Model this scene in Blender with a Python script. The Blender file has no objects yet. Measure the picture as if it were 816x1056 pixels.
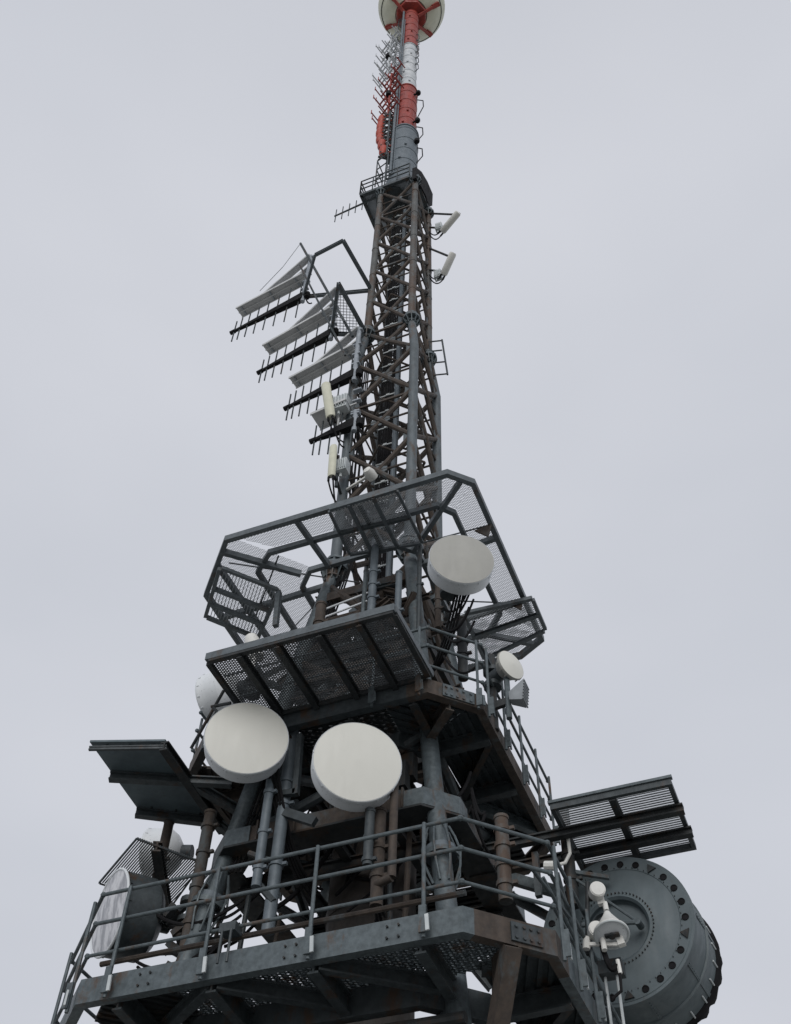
import bpy, math, random
from mathutils import Vector as V, Matrix, noise as mnoise
random.seed(7)
R = math.radians

# ------------------------------------------------------------------ camera frame
# tower axes: X to the right along the front face, Y away from the viewer, Z up.
# lengths below are in units of 0.45 m, heights counted from the viewer's eye.
S = 0.45; EYE = 1.6
FPX = 1130.0; CX = 408.0; CY = 528.0
def _axes():
    U = V((37, -908, FPX)).normalized()
    F = V((-4228, 1217, FPX)); Rr = V((742, 1452, FPX))
    a = -F.normalized(); a -= a.dot(U)*U; a.normalize()
    b = Rr.normalized(); b -= b.dot(U)*U; b.normalize()
    s = (a+b).normalized(); d = (a-b).normalized()
    return (s+d)/math.sqrt(2), (s-d)/math.sqrt(2), U
AX, AY, AZ = _axes()
def ray(x, y):
    p = V((x-CX, y-CY, FPX)); return V((AX.dot(p), AY.dot(p), AZ.dot(p)))
def atH(x, y, H): r = ray(x, y); return r*(H/r.z)
def atY(x, y, Y): r = ray(x, y); return r*(Y/r.y)
def atX(x, y, X): r = ray(x, y); return r*(X/r.x)
def W(p): return V((p[0]*S, p[1]*S, p[2]*S+EYE))

sc = bpy.context.scene
col = sc.collection
cd = bpy.data.cameras.new('camera'); cam = bpy.data.objects.new('camera', cd); col.objects.link(cam)
cd.sensor_fit = 'HORIZONTAL'; cd.sensor_width = 36; cd.lens = 36*FPX/816
cd.clip_start = 0.1; cd.clip_end = 20000
mr = Matrix(((AX[0], -AX[1], -AX[2]), (AY[0], -AY[1], -AY[2]), (AZ[0], -AZ[1], -AZ[2])))
cam.matrix_world = Matrix.Translation((0, 0, EYE)) @ mr.to_4x4()
sc.camera = cam

SUN_EL, SUN_AZ = R(24), R(163)      # behind the viewer, soft
w = bpy.data.worlds.new('World'); sc.world = w; w.use_nodes = True
nt = w.node_tree; nt.nodes.clear()
def N(t, **k):
    n = nt.nodes.new(t)
    for a, v in k.items(): setattr(n, a, v)
    return n
out = N('ShaderNodeOutputWorld'); mix = N('ShaderNodeMixShader')
sky = N('ShaderNodeTexSky', sky_type='NISHITA', sun_disc=False, sun_elevation=SUN_EL, sun_rotation=SUN_AZ)
b1 = N('ShaderNodeBackground'); b1.inputs[1].default_value = 0.08
b2 = N('ShaderNodeBackground'); b2.inputs[1].default_value = 1.0
tc = N('ShaderNodeTexCoord'); mp = N('ShaderNodeMapping'); mp.inputs['Scale'].default_value = (1, 1, 2.2)
nz = N('ShaderNodeTexNoise'); nz.inputs['Scale'].default_value = 1.7; nz.inputs['Detail'].default_value = 4; nz.inputs['Roughness'].default_value = .42
cr = N('ShaderNodeValToRGB')
cr.color_ramp.elements[0].position = .28; cr.color_ramp.elements[0].color = (.575, .600, .66, 1)
cr.color_ramp.elements[1].position = .72; cr.color_ramp.elements[1].color = (.70, .715, .77, 1)
L = nt.links.new
L(tc.outputs['Generated'], mp.inputs[0]); L(mp.outputs[0], nz.inputs[0]); L(nz.outputs[0], cr.inputs[0]); 
sx = N('ShaderNodeSeparateXYZ'); L(tc.outputs['Generated'], sx.inputs[0])
el = N('ShaderNodeValToRGB'); el.color_ramp.interpolation = 'B_SPLINE'   # cloud deck brighter at middle heights
for p_, v_ in ((.0, .9), (.45, .95), (.76, 1.09), (.9, 1.02), (1.0, .92)):
    e_ = el.color_ramp.elements[0] if p_ == 0 else (el.color_ramp.elements[-1] if p_ == 1.0 else el.color_ramp.elements.new(p_))
    e_.color = (v_, v_, v_, 1); e_.position = p_
vm = N('ShaderNodeVectorMath', operation='MULTIPLY'); L(sx.outputs[2], el.inputs[0]); L(cr.outputs[0], vm.inputs[0]); L(el.outputs[0], vm.inputs[1]); L(vm.outputs[0], b2.inputs[0])
L(sky.outputs[0], b1.inputs[0]); L(b1.outputs[0], mix.inputs[1]); L(b2.outputs[0], mix.inputs[2]); mix.inputs[0].default_value = .93
L(mix.outputs[0], out.inputs[0])

sl = bpy.data.lights.new('sun', 'SUN'); so = bpy.data.objects.new('sun', sl); col.objects.link(so)
sl.energy = 1.35; sl.angle = R(40); sl.color = (1, .97, .93)
sd = V((math.sin(SUN_AZ)*math.cos(SUN_EL), math.cos(SUN_AZ)*math.cos(SUN_EL), math.sin(SUN_EL)))
so.rotation_euler = sd.to_track_quat('Z', 'Y').to_euler(); so.location = (0, -20, 60)
sc.view_settings.view_transform = 'Standard'; sc.view_settings.look = 'None'
sc.view_settings.exposure = 0; sc.view_settings.gamma = 1

# ------------------------------------------------------------------ materials
def mat(name, c1, c2=None, rough=.6, metal=0., scale=3., stain=None, stain_at=.58, speck=.0, bump=.0, streak=1., sharp=.17, drip=.28):
    m = bpy.data.materials.new(name); m.use_nodes = True
    t = m.node_tree; b = t.nodes['Principled BSDF']
    b.inputs['Roughness'].default_value = rough; b.inputs['Metallic'].default_value = metal
    c2 = c2 or tuple(x*.72 for x in c1)
    g = t.nodes.new('ShaderNodeNewGeometry'); mp = t.nodes.new('ShaderNodeMapping')
    mp.inputs['Scale'].default_value = (scale, scale, scale*streak); t.links.new(g.outputs['Position'], mp.inputs[0])
    n = t.nodes.new('ShaderNodeTexNoise'); n.inputs['Scale'].default_value = 1; n.inputs['Detail'].default_value = 6; n.inputs['Roughness'].default_value = .62
    t.links.new(mp.outputs[0], n.inputs[0])
    r = t.nodes.new('ShaderNodeValToRGB'); r.color_ramp.elements[0].position = .5-sharp; r.color_ramp.elements[1].position = .5+sharp
    r.color_ramp.elements[0].color = (*c2, 1); r.color_ramp.elements[1].color = (*c1, 1)
    t.links.new(n.outputs[0], r.inputs[0]); last = r.outputs[0]
    if stain:
        n2 = t.nodes.new('ShaderNodeTexNoise'); n2.inputs['Scale'].default_value = 1.1; n2.inputs['Detail'].default_value = 7; n2.inputs['Roughness'].default_value = .7
        mp2 = t.nodes.new('ShaderNodeMapping'); mp2.inputs['Scale'].default_value = (2.2, 2.2, 1.0); mp2.inputs['Location'].default_value = (3.1, 7.7, 1.3)
        t.links.new(g.outputs['Position'], mp2.inputs[0]); t.links.new(mp2.outputs[0], n2.inputs[0])
        r2 = t.nodes.new('ShaderNodeValToRGB'); r2.color_ramp.elements[0].position = stain_at-.05; r2.color_ramp.elements[1].position = stain_at+.06
        t.links.new(n2.outputs[0], r2.inputs[0])
        mx = t.nodes.new('ShaderNodeMix'); mx.data_type = 'RGBA'
        t.links.new(r2.outputs[0], mx.inputs[0]); t.links.new(last, mx.inputs[6]); mx.inputs[7].default_value = (*stain, 1); last = mx.outputs[2]
    if speck:
        n3 = t.nodes.new('ShaderNodeTexNoise'); n3.inputs['Scale'].default_value = 38; n3.inputs['Detail'].default_value = 3
        t.links.new(g.outputs['Position'], n3.inputs[0])
        r3 = t.nodes.new('ShaderNodeValToRGB'); r3.color_ramp.elements[0].position = .66; r3.color_ramp.elements[1].position = .72
        t.links.new(n3.outputs[0], r3.inputs[0])
        mu = t.nodes.new('ShaderNodeMath'); mu.operation = 'MULTIPLY'; mu.inputs[1].default_value = speck; t.links.new(r3.outputs[0], mu.inputs[0])
        mx = t.nodes.new('ShaderNodeMix'); mx.data_type = 'RGBA'
        t.links.new(mu.outputs[0], mx.inputs[0]); t.links.new(last, mx.inputs[6]); mx.inputs[7].default_value = (.08, .075, .07, 1); last = mx.outputs[2]
    t.links.new(last, b.inputs['Base Color'])
    if drip:     # run-off streaks and blotches of old weather
        n4 = t.nodes.new('ShaderNodeTexNoise'); n4.inputs['Scale'].default_value = 1; n4.inputs['Detail'].default_value = 5; n4.inputs['Roughness'].default_value = .65
        mp4 = t.nodes.new('ShaderNodeMapping'); mp4.inputs['Scale'].default_value = (9, 9, 1.3); t.links.new(g.outputs['Position'], mp4.inputs[0]); t.links.new(mp4.outputs[0], n4.inputs[0])
        rr = t.nodes.new('ShaderNodeMapRange'); rr.inputs[1].default_value = .36; rr.inputs[2].default_value = .64; rr.inputs[3].default_value = 1-drip*1.4; rr.inputs[4].default_value = 1+drip*.6
        t.links.new(n4.outputs[0], rr.inputs[0])
        mm = t.nodes.new('ShaderNodeVectorMath'); mm.operation = 'SCALE'; t.links.new(last, mm.inputs[0]); t.links.new(rr.outputs[0], mm.inputs['Scale']); last = mm.outputs[0]
        ro = t.nodes.new('ShaderNodeMapRange'); ro.inputs[1].default_value = .3; ro.inputs[2].default_value = .7; ro.inputs[3].default_value = rough-.1; ro.inputs[4].default_value = min(1, rough+.18)
        t.links.new(n4.outputs[0], ro.inputs[0]); t.links.new(ro.outputs[0], b.inputs['Roughness'])
    if bump:
        bn = t.nodes.new('ShaderNodeBump'); bn.inputs['Strength'].default_value = bump; bn.inputs['Distance'].default_value = .02
        t.links.new(n.outputs[0], bn.inputs['Height']); t.links.new(bn.outputs[0], b.inputs['Normal'])
    return m
RUST = (.085, .05, .03)
M = dict(
    galv=mat('galvanised steel', (.108, .133, .146), (.062, .078, .086), .5, .25, 13, RUST, .62, .2, .12),
    galvb=mat('bright galvanised steel', (.56, .59, .60), (.42, .46, .475), .5, .2, 5, (.12, .09, .06), .68, .2, .12),
    steel=mat('dark grey painted steel', (.054, .067, .074), (.028, .036, .041), .55, .1, 9, (.06, .035, .022), .60, .2, .1),
    dark=mat('dirty shade-dark steel', (.03, .035, .038), (.013, .016, .018), .65, .1, 4, (.045, .028, .018), .57, .0, .1),  # dirty steel, base colour lowered further to stand in for shade inside the tower
    rust=mat('rust brown steel', (.072, .055, .044), (.038, .031, .027), .75, .0, 9, (.07, .08, .085), .60, .0, .15),
    galvleg=mat('weathered grey leg tube', (.11, .132, .146), (.07, .084, .093), .55, .15, 7, (.08, .056, .042), .585, .1, .08, .4),
    rustgrey=mat('rust streaked grey tube', (.105, .112, .112), (.062, .062, .06), .6, .1, 7, (.075, .05, .036), .49, .0, .1, .35),
    mesh=mat('dull mesh steel', (.34, .365, .385), (.24, .26, .28), .6, .2, 3),
    meshd=mat('dark mesh steel', (.12, .13, .14), (.06, .066, .072), .6, .1, 3),
    frame=mat('grey painted tube frame', (.112, .132, .146), (.072, .086, .096), .5, .15, 9, (.075, .055, .043), .61, .1, .05),
    alu=mat('pale aluminium sheet', (.56, .57, .58), (.44, .45, .46), .55, 0, 3, (.4, .4, .4), .66, .25, .0, drip=.12),
    galvm=mat('grey galvanised sheet', (.33, .36, .40), (.23, .26, .29), .5, .2, 4, (.14, .13, .12), .64, .2, .05),
    sheet=mat('unpainted dark sheet', (.10, .135, .155), (.065, .09, .105), .55, .1, 2, (.05, .06, .065), .64, .2, .0),
    dish=mat('cream radome cover', (.66, .66, .615), (.64, .64, .595), .6, 0, 1.2, (.625, .625, .58), .62, .04, .0, drip=.02),
    dishg=mat('grey radome cover', (.38, .38, .355), (.34, .34, .32), .6, 0, 1.5, drip=.05),
    shell=mat('pale grey drum shell', (.70, .73, .76), (.62, .65, .68), .5, 0, 3, None, .6, .75, .0, drip=.1),
    shelld=mat('slate grey drum shell', (.10, .128, .142), (.072, .094, .104), .55, 0, 2.4, (.07, .075, .078), .66, .35, .06),
    foil=mat('weathered white film', (.60, .61, .64), (.30, .31, .34), .4, 0, 6.0, None, .6, .0, .25, streak=.35, sharp=.07, drip=.2),
    white=mat('white plastic', (.72, .72, .69), (.62, .62, .6), .45, 0, 3, None, .6, .25, drip=.06),
    cream=mat('cream fibreglass', (.62, .62, .50), (.52, .52, .42), .5, 0, 3, drip=.08),
    red=mat('red mast paint', (.33, .04, .026), (.19, .024, .018), .55, 0, 3, (.12, .04, .03), .66, .3, .05),
    orange=mat('orange red fibreglass', (.42, .05, .022), (.28, .034, .018), .5, 0, 4),
    wpaint=mat('white mast paint', (.60, .62, .64), (.40, .43, .46), .55, 0, 3, (.2, .19, .18), .63, .4, .05),
    tube=mat('blue grey tube paint', (.135, .163, .187), (.092, .115, .134), .55, .1, 6, (.1, .1, .1), .66, .3, .05),
    black=mat('black rubber', (.016, .016, .018), (.008, .008, .009), .8, 0, 4),
    ground=mat('pale limestone gravel and dry grass', (.38, .375, .355), (.27, .27, .245), .95, 0, .3, (.20, .21, .15), .62, 0, .3),
)

M['black'].node_tree.nodes['Principled BSDF'].inputs['Specular IOR Level'].default_value = .15
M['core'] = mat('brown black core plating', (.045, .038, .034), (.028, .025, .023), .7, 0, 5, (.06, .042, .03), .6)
# ------------------------------------------------------------------ mesh builder
WL = {}
def perp(d, up=V((0, 0, 1))):
    d = d.normalized()
    if abs(d.dot(up)) > .98: up = V((0, 1, 0))
    s = d.cross(up).normalized(); return s, s.cross(d).normalized()     # side, up
class MB:
    def __init__(s): s.v = []; s.f = []
    def tube(s, p, q, r, n=10, r2=None):
        p, q = V(p), V(q); r2 = r if r2 is None else r2
        if (q-p).length < 1e-5: return s
        a, b = perp(q-p); k = len(s.v)
        for c, rr in ((p, r), (q, r2)):
            for i in range(n):
                t = 2*math.pi*i/n; s.v.append(c+a*math.cos(t)*rr+b*math.sin(t)*rr)
        for i in range(n): j = (i+1) % n; s.f.append((k+i, k+n+i, k+n+j, k+j))
        s.f.append(tuple(range(k, k+n))); s.f.append(tuple(range(k+2*n-1, k+n-1, -1))); return s
    def path(s, pts, r, n=8):
        pts = [V(p) for p in pts]; k = len(s.v); m = len(pts)
        up0 = None
        for i, p in enumerate(pts):
            d = (pts[min(i+1, m-1)]-pts[max(i-1, 0)]).normalized()
            if up0 is None: a, b = perp(d)
            else:
                a = (up0-d*up0.dot(d)).normalized(); b = a.cross(d)
            up0 = a
            for j in range(n):
                t = 2*math.pi*j/n; s.v.append(p+a*math.cos(t)*r+b*math.sin(t)*r)
        for i in range(m-1):
            for j in range(n):
                j2 = (j+1) % n; s.f.append((k+i*n+j, k+i*n+j2, k+i*n+n+j2, k+i*n+n+j))
        s.f.append(tuple(range(k, k+n))); s.f.append(tuple(range(k+m*n-1, k+(m-1)*n-1, -1))); return s
    def hexa(s, P):
        k = len(s.v); s.v += [V(p) for p in P]
        for f in ((0, 3, 2, 1), (4, 5, 6, 7), (0, 1, 5, 4), (1, 2, 6, 5), (2, 3, 7, 6), (3, 0, 4, 7)): s.f.append(tuple(k+i for i in f))
        return s
    def beam(s, p, q, w, h, up=(0, 0, 1), o=(0, 0)):
        p, q = V(p), V(q); a, b = perp(q-p, V(up)); P = []
        for c in (p, q):
            for x, y in ((-1, -1), (1, -1), (1, 1), (-1, 1)): P.append(c+a*(o[0]+x*w/2)+b*(o[1]+y*h/2))
        return s.hexa(P)
    def ibeam(s, p, q, w, h, t=.06, up=(0, 0, 1)):
        s.beam(p, q, w, t, up, (0, h/2-t/2)); s.beam(p, q, w, t, up, (0, -h/2+t/2)); return s.beam(p, q, t, h-1.6*t, up)
    def chan(s, p, q, w, h, t=.06, up=(0, 0, 1), sg=1):
        s.beam(p, q, w, t, up, (0, h/2-t/2)); s.beam(p, q, w, t, up, (0, -h/2+t/2)); return s.beam(p, q, t, h-1.6*t, up, (sg*(w/2-t/2-.003), 0))
    def angle(s, p, q, w, t=.05, up=(0, 0, 1)):
        s.beam(p, q, w, t, up, (0, -w/2+t/2)); return s.beam(p, q, t, w-t, up, (-w/2+t/2+.002, t/2))
    def plate(s, poly, t):          # poly of 3D points, thickness vector
        k = len(s.v); n = len(poly); t = V(t)
        s.v += [V(p) for p in poly]; s.v += [V(p)+t for p in poly]
        s.f.append(tuple(range(k+n-1, k-1, -1))); s.f.append(tuple(range(k+n, k+2*n)))
        for i in range(n): j = (i+1) % n; s.f.append((k+i, k+j, k+n+j, k+n+i))
        return s
    def lathe(s, prof, o, d, n=40, closed=False):
        o, d = V(o), V(d).normalized(); a, b = perp(d); k = len(s.v); m = len(prof)
        for r, h in prof:
            for i in range(n):
                t = 2*math.pi*i/n; s.v.append(o+d*h+(a*math.cos(t)+b*math.sin(t))*max(r, 1e-4))
        for j in range(m-1):
            for i in range(n):
                i2 = (i+1) % n; s.f.append((k+j*n+i, k+j*n+i2, k+j*n+n+i2, k+j*n+n+i))
        if closed:
            for i in range(n):
                i2 = (i+1) % n; s.f.append((k+(m-1)*n+i, k+(m-1)*n+i2, k+i2, k+i))
        return s
    def ring(s, o, d, R0, r, n=36):
        return s.lathe([(R0+r*math.cos(t), r*math.sin(t)) for t in [i*math.pi/4 for i in range(8)]], o, d, n, True)
    def sweep(s, path, prof, closed=True):     # horizontal path, profile = (outward, up) pairs
        m = len(path); P = [V(p) for p in path]; k = len(s.v); n = len(prof)
        cen = sum(P, V())/m
        for i, p in enumerate(P):
            ds = []
            if closed or i > 0: ds.append((p-P[i-1]).normalized())
            if closed or i < m-1: ds.append((P[(i+1) % m]-p).normalized())
            ns = [V((d.y, -d.x, 0)) for d in ds]
            nn = sum(ns, V()); nn.normalize(); sc_ = 1/max(.3, nn.dot(ns[0]))
            for o_, u_ in prof: s.v.append(p+nn*o_*sc_+V((0, 0, u_)))
        for i in range(m if closed else m-1):
            j = (i+1) % m
            for a in range(n): b = (a+1) % n; s.f.append((k+i*n+a, k+i*n+b, k+j*n+b, k+j*n+a))
        if not closed:
            s.f.append(tuple(range(k, k+n))); s.f.append(tuple(range(k+m*n-1, k+(m-1)*n-1, -1)))
        return s
    def grid(s, poly, dirs, pitch, wd, th, world=False):    # strips in the plane of a convex polygon
        P = [V(p) for p in poly]; o = P[0]; u = (P[1]-P[0]).normalized(); nrm = u.cross(P[-1]-P[0]).normalized(); v = nrm.cross(u)
        Q = [((p-o).dot(u), (p-o).dot(v)) for p in P]; m = len(Q)
        if nrm.z < 0: nrm = -nrm
        for di, ang in enumerate(dirs):
            dx, dy = math.cos(ang), math.sin(ang)
            if world: wv_ = V((dx, dy, 0)); dx, dy = wv_.dot(u), wv_.dot(v)
            nx, ny = -dy, dx
            ofs = [q[0]*nx+q[1]*ny for q in Q]; c = min(ofs)+pitch*.5
            while c < max(ofs):
                ts = []
                for i in range(m):
                    a, b = Q[i], Q[(i+1) % m]; fa = ofs[i]-c; fb = ofs[(i+1) % m]-c
                    if (fa < 0) != (fb < 0):
                        t = fa/(fa-fb); x = a[0]+(b[0]-a[0])*t; y = a[1]+(b[1]-a[1])*t; ts.append(x*dx+y*dy)
                if len(ts) == 2 and abs(ts[1]-ts[0]) > .03:
                    t0, t1 = sorted(ts); e = di*th*1.05
                    A = o+u*(nx*c+dx*t0)+v*(ny*c+dy*t0)+nrm*e; B = o+u*(nx*c+dx*t1)+v*(ny*c+dy*t1)+nrm*e
                    s.beam(A, B, wd, th, nrm)
                c += pitch
        return s
    def build(s, name, m, parent=None, smooth=False, loc=None, label=None, lip=0):
        vs = [W(p) for p in s.v]
        if not vs: return None
        lo = V([min(v[i] for v in vs) for i in range(3)]); hi = V([max(v[i] for v in vs) for i in range(3)])
        c = (lo+hi)/2
        if parent is None: c.z = lo.z
        if loc is not None: c = W(loc)
        me = bpy.data.meshes.new(name); me.from_pydata([tuple(v-c) for v in vs], [], s.f); me.update()
        import bmesh
        bm = bmesh.new(); bm.from_mesh(me); bmesh.ops.recalc_face_normals(bm, faces=bm.faces); bm.to_mesh(me); bm.free()
        me.materials.append(M[m] if isinstance(m, str) else m)
        o = bpy.data.objects.new(name, me); col.objects.link(o)
        if smooth:
            me.shade_smooth(); me.set_sharp_from_angle(angle=R(35))
        WL[o.name] = c; o.location = c-(WL[parent.name] if parent else V())
        if parent: o.parent = parent
        if label: o['label'] = label
        return o
def tag(o, label, cat, group=None, kind=None):
    o['label'] = label; o['category'] = cat
    if group: o['group'] = group
    if kind: o['kind'] = kind
    return o
def thing(name, base, label, cat, group=None):
    o = bpy.data.objects.new(name, None); col.objects.link(o); o.empty_display_size = .2
    WL[o.name] = W(base); o.location = W(base); return tag(o, label, cat, group)
def octo(x0, x1, y0, y1, z, c):    # c = chamfers fl, fr, br, bl ; counter-clockwise from front left
    fl, fr, br, bl = c
    return [V(p) for p in ((x0, y0+fl, z), (x0+fl, y0, z), (x1-fr, y0, z), (x1, y0+fr, z), (x1, y1-br, z), (x1-br, y1, z), (x0+bl, y1, z), (x0, y1-bl, z))]
def CH(w, h, t=.07):   # channel profile, back outward
    return [(0, 0), (0, h), (-w, h), (-w, h-t), (-t, h-t), (-t, t), (-w, t), (-w, 0)]
def BX(w, h): return [(0, 0), (0, h), (-w, h), (-w, 0)]

# ------------------------------------------------------------------ ground
AXX, AXY = -14.2, 32.0
g = MB(); k = 40; ex = 9000
me = bpy.data.meshes.new('ground'); vs = []; fs = []
for j in range(k+1):
    for i in range(k+1):
        x = (i/k*2-1); y = (j/k*2-1); x = math.copysign(abs(x)**2.5, x)*ex; y = math.copysign(abs(y)**2.5, y)*ex
        vs.append((x, y, -.02+min(0, -(max(0, math.hypot(x, y)-60))*.02)))
for j in range(k):
    for i in range(k): a = j*(k+1)+i; fs.append((a, a+1, a+k+2, a+k+1))
me.from_pydata(vs, [], fs); me.materials.append(M['ground'])
go = bpy.data.objects.new('ground', me); col.objects.link(go); go['kind'] = 'structure'

# ------------------------------------------------------------------ lattice tower
def lerp(x, xs, ys):
    for i in range(len(xs)-1):
        if x <= xs[i+1] or i == len(xs)-2:
            return ys[i]+(ys[i+1]-ys[i])*(x-xs[i])/(xs[i+1]-xs[i])
def hs(H): return lerp(H, [0, 19.98, 37.8, 56, 60.05, 82.4], [6.65, 4.065, 1.86, 1.86, 1.48, 1.43])
def leg(sx, sy, H): return V((AXX+sx*hs(H), AXY+sy*hs(H), H))
CORN = [(-1, -1), (1, -1), (1, 1), (-1, 1)]
GZ = (-EYE/S)
T = thing('lattice_tower', (AXX, AXY, GZ), 'tall dark steel lattice transmitter tower with platforms and a red and white tubular top', 'transmitter tower')
def hub(b, c, up, r):      # ribbed flange coupling of a leg
    up = up.normalized(); a_, b_ = perp(up)
    b.lathe([(r, -.55*r*2), (r*1.35, -.5*r*2), (r*1.35, -.42*r*2), (r, -.4*r*2)], c-up*r*1.1, up, 20)
    b.lathe([(r, -.12), (r*1.95, -.12), (r*1.95, .12), (r, .12)], c, up, 24)
    b.lathe([(r, -.1), (r*1.5, -.1), (r*1.5, .06), (r, .06)], c+up*r*1.7, up, 20)
    for i in range(10):
        t = 2*math.pi*i/10; d = a_*math.cos(t)+b_*math.sin(t)
        b.plate([c+d*r*.9-up*r*2.6, c+d*r*1.15-up*r*2.6, c+d*r*1.95-up*.1, c+d*r*.9-up*.1], up.cross(d)*.05)
        b.tube(c+d*r*1.7-up*.2, c+d*r*1.7+up*.3, .05, 6)
for sx, sy in CORN:
    lo = MB(); pts = [(GZ, .36), (0, .36), (15.5, .34), (19.98, .32), (29, .32), (37.8, .31)]
    for (h0, r0), (h1, r1) in zip(pts, pts[1:]): lo.tube(leg(sx, sy, h0) if h0 > 0 else leg(sx, sy, h0), leg(sx, sy, h1), r0, 16, r1)
    Lg = lo.build('leg', 'galv', T, True)
    up = MB(); up.tube(leg(sx, sy, 37.8), leg(sx, sy, 56), .27, 18, .26); up.tube(leg(sx, sy, 55.97), leg(sx, sy, 60.05), .258, 18, .25)
    Lu = up.build('leg', 'galvleg', T, True); lt = MB(); lt.tube(leg(sx, sy, 60.05), leg(sx, sy, 82.6), .245, 18, .225)
    for hh in range(64, 82, 4): lt.tube(leg(sx, sy, hh-.05), leg(sx, sy, hh+.05), .26, 14)
    lt.build('leg', 'rustgrey', T, True)
    b = MB(); c_ = leg(sx, sy, 19.98); b.lathe([(.3, -.1), (.52, -.1), (.52, .1), (.3, .1)], c_, leg(sx, sy, 21)-leg(sx, sy, 19), 24); b.build('flange_coupling', 'tube', Lg, True)
    for H, r, p_ in ((37.8, .33, Lu), (60.05, .28, Lu), (82.2, .24, Lu)):
        hb = MB(); hub(hb, leg(sx, sy, H), leg(sx, sy, H+1)-leg(sx, sy, H-1), r); hb.build('flange_coupling', 'galv' if H > 30 else 'tube', p_, True)
    cg = MB()
    c = leg(sx, sy, 19.98); u_ = (leg(sx, sy, 21)-leg(sx, sy, 19)).normalized(); a_, b_ = perp(u_)
    cg.lathe([(.56, -.09), (.61, -.09), (.61, .09), (.56, .09)], c-u_*.25, u_, 24, True)
    for i in range(8):
        t = 2*math.pi*i/8; d = a_*math.cos(t)+b_*math.sin(t)
        cg.path([c+d*.36-u_*1.3, c+d*.58-u_*.7, c+d*.64-u_*.1, c+d*.52+u_*.5, c+d*.36+u_*1.0], .04, 6)
    cg.build('cable_cage', 'galv', Lg, True)
# mast bays : cross braces on each face
def face(i): return CORN[i], CORN[(i+1) % 4]
def bay(h0, h1, r, m, tie=True, plate=.55):
    for i in range(4):
        A, B = face(i); b = MB()
        a0, b0, a1, b1 = leg(*A, h0), leg(*B, h0), leg(*A, h1), leg(*B, h1)
        cc = (a0+b0+a1+b1)/4; n = (b0-a0).cross(a1-a0).normalized()
        b.tube(a0, cc-n*.03, r, 8); b.tube(b0, cc+n*.03, r, 8); b.tube(a1, cc+n*.03, r, 8); b.tube(b1, cc-n*.03, r, 8)
        if tie: b.tube((a0+a1)/2, (b0+b1)/2, r*.45, 6)
        o = b.build('cross_brace', m, T, True)
        g_ = MB(); u = (b0-a0).normalized()*plate; v = V((0, 0, 1))*plate*.8
        g_.plate([cc-u-v*.35, cc-v, cc+u-v*.35, cc+u+v*.35, cc+v, cc-u+v*.35], n*.05)
        for P in (a0, b0):
            s_ = 1 if P is a0 else -1; q = P+u*s_*.42
            g_.plate([q-u*s_*.3-V((0, 0, .7)), q+u*s_*.45-V((0, 0, .45)), q+u*s_*.45+V((0, 0, .45)), q-u*s_*.3+V((0, 0, .7))], n*.05)
        g_.build('gusset_plate', 'galvleg', o)
Hs = [37.8, 42.35, 46.9, 51.45, 56, 60.05]
for a, b_ in zip(Hs, Hs[1:]): bay(a, b_, .15, 'rust')
Hs2 = [60.05+4.41*i for i in range(6)]
for a, b_ in zip(Hs2, Hs2[1:]): bay(a, b_, .125, 'rust', plate=.42)
for h0, h1 in ((1, 8), (8, 14.6), (22.2, 25.6), (27, 31.5), (31.5, 36.6)): bay(h0, h1, .2, 'rust' if h0 > 25 else 'steel', tie=h0 > 25, plate=.7)
for k_, (h, m_) in enumerate([(8, 'steel'), (13.2, 'dark'), (30.2, 'rust'), (31.6, 'dark'), (35.6, 'rust')] + [(x, 'rust') for x in (42.25, 51.15, 60.05, 68.9, 77.7)]):
    b = MB(); q = [leg(sx, sy, h) for sx, sy in CORN]; wd = .5 if h < 40 else .16
    for i in range(4): b.beam(q[i], q[(i+1) % 4]+(q[(i+1) % 4]-q[i])*.0, wd*.7-.011*i, wd-.02*i)
    if h < 40: b.beam((q[0]+q[1])/2, (q[2]+q[3])/2, .33, .3); b.beam((q[0]+q[3])/2+V((0,0,.01)), (q[1]+q[2])/2, .3, .26)
    b.build('ring_beam', m_, T)
for h in [46.9, 51.45, 56]+[60.05+4.41*i for i in range(1, 5)]:     # plan bracing frames
    b = MB(); q = [(leg(*A_, h)+leg(*B2, h))/2 for A_, B2 in [face(i) for i in range(4)]]
    for i in range(4): b.tube(q[i], q[(i+1) % 4], .075, 6)
    b.build('plan_brace', 'rust', T, True)
# cable ladder with feeder cables up the middle of the mast
for cx0, cy0, n_, h0, h1 in ((-14.75, 32.3, 8, 8, 84),):
    b = MB(); wv = .52
    for s_ in (-1, 1): b.beam((cx0+s_*wv, cy0, h0), (cx0+s_*wv, cy0, h1), .1, .16)
    h = h0
    while h < h1: b.beam((cx0-wv, cy0, h), (cx0+wv, cy0, h), .07, .07); h += .85
    lad = b.build('cable_ladder', 'steel', T)
    b = MB()
    for i in range(n_):
        x = cx0-wv*.85+i*wv*1.7/(n_-1); rr = random.choice((.055, .07, .09))
        pts = [(x+random.uniform(-.02, .02), cy0-.14+random.uniform(-.03, .03), h0+(h1-h0)*t/24) for t in range(25)]
        b.path(pts, rr, 6)
    b.build('feeder_cables', 'black', lad, True)
    b = MB(); h = h0+1
    while h < h1: b.beam((cx0-wv*.95, cy0-.22, h), (cx0+wv*.95, cy0-.22, h), .05, .1); b.beam((cx0-.1, cy0-.24, h), (cx0+.12, cy0-.24, h), .1, .16); h += 1.7
    b.build('cable_clamps', 'galvb', lad)
b = MB(); b.tube((-13.95, 31.5, 30), (-13.95, 31.5, 80), .12, 12)
b.build('riser_pipe', 'tube', T, True)
b = MB()   # caged ladder
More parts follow.
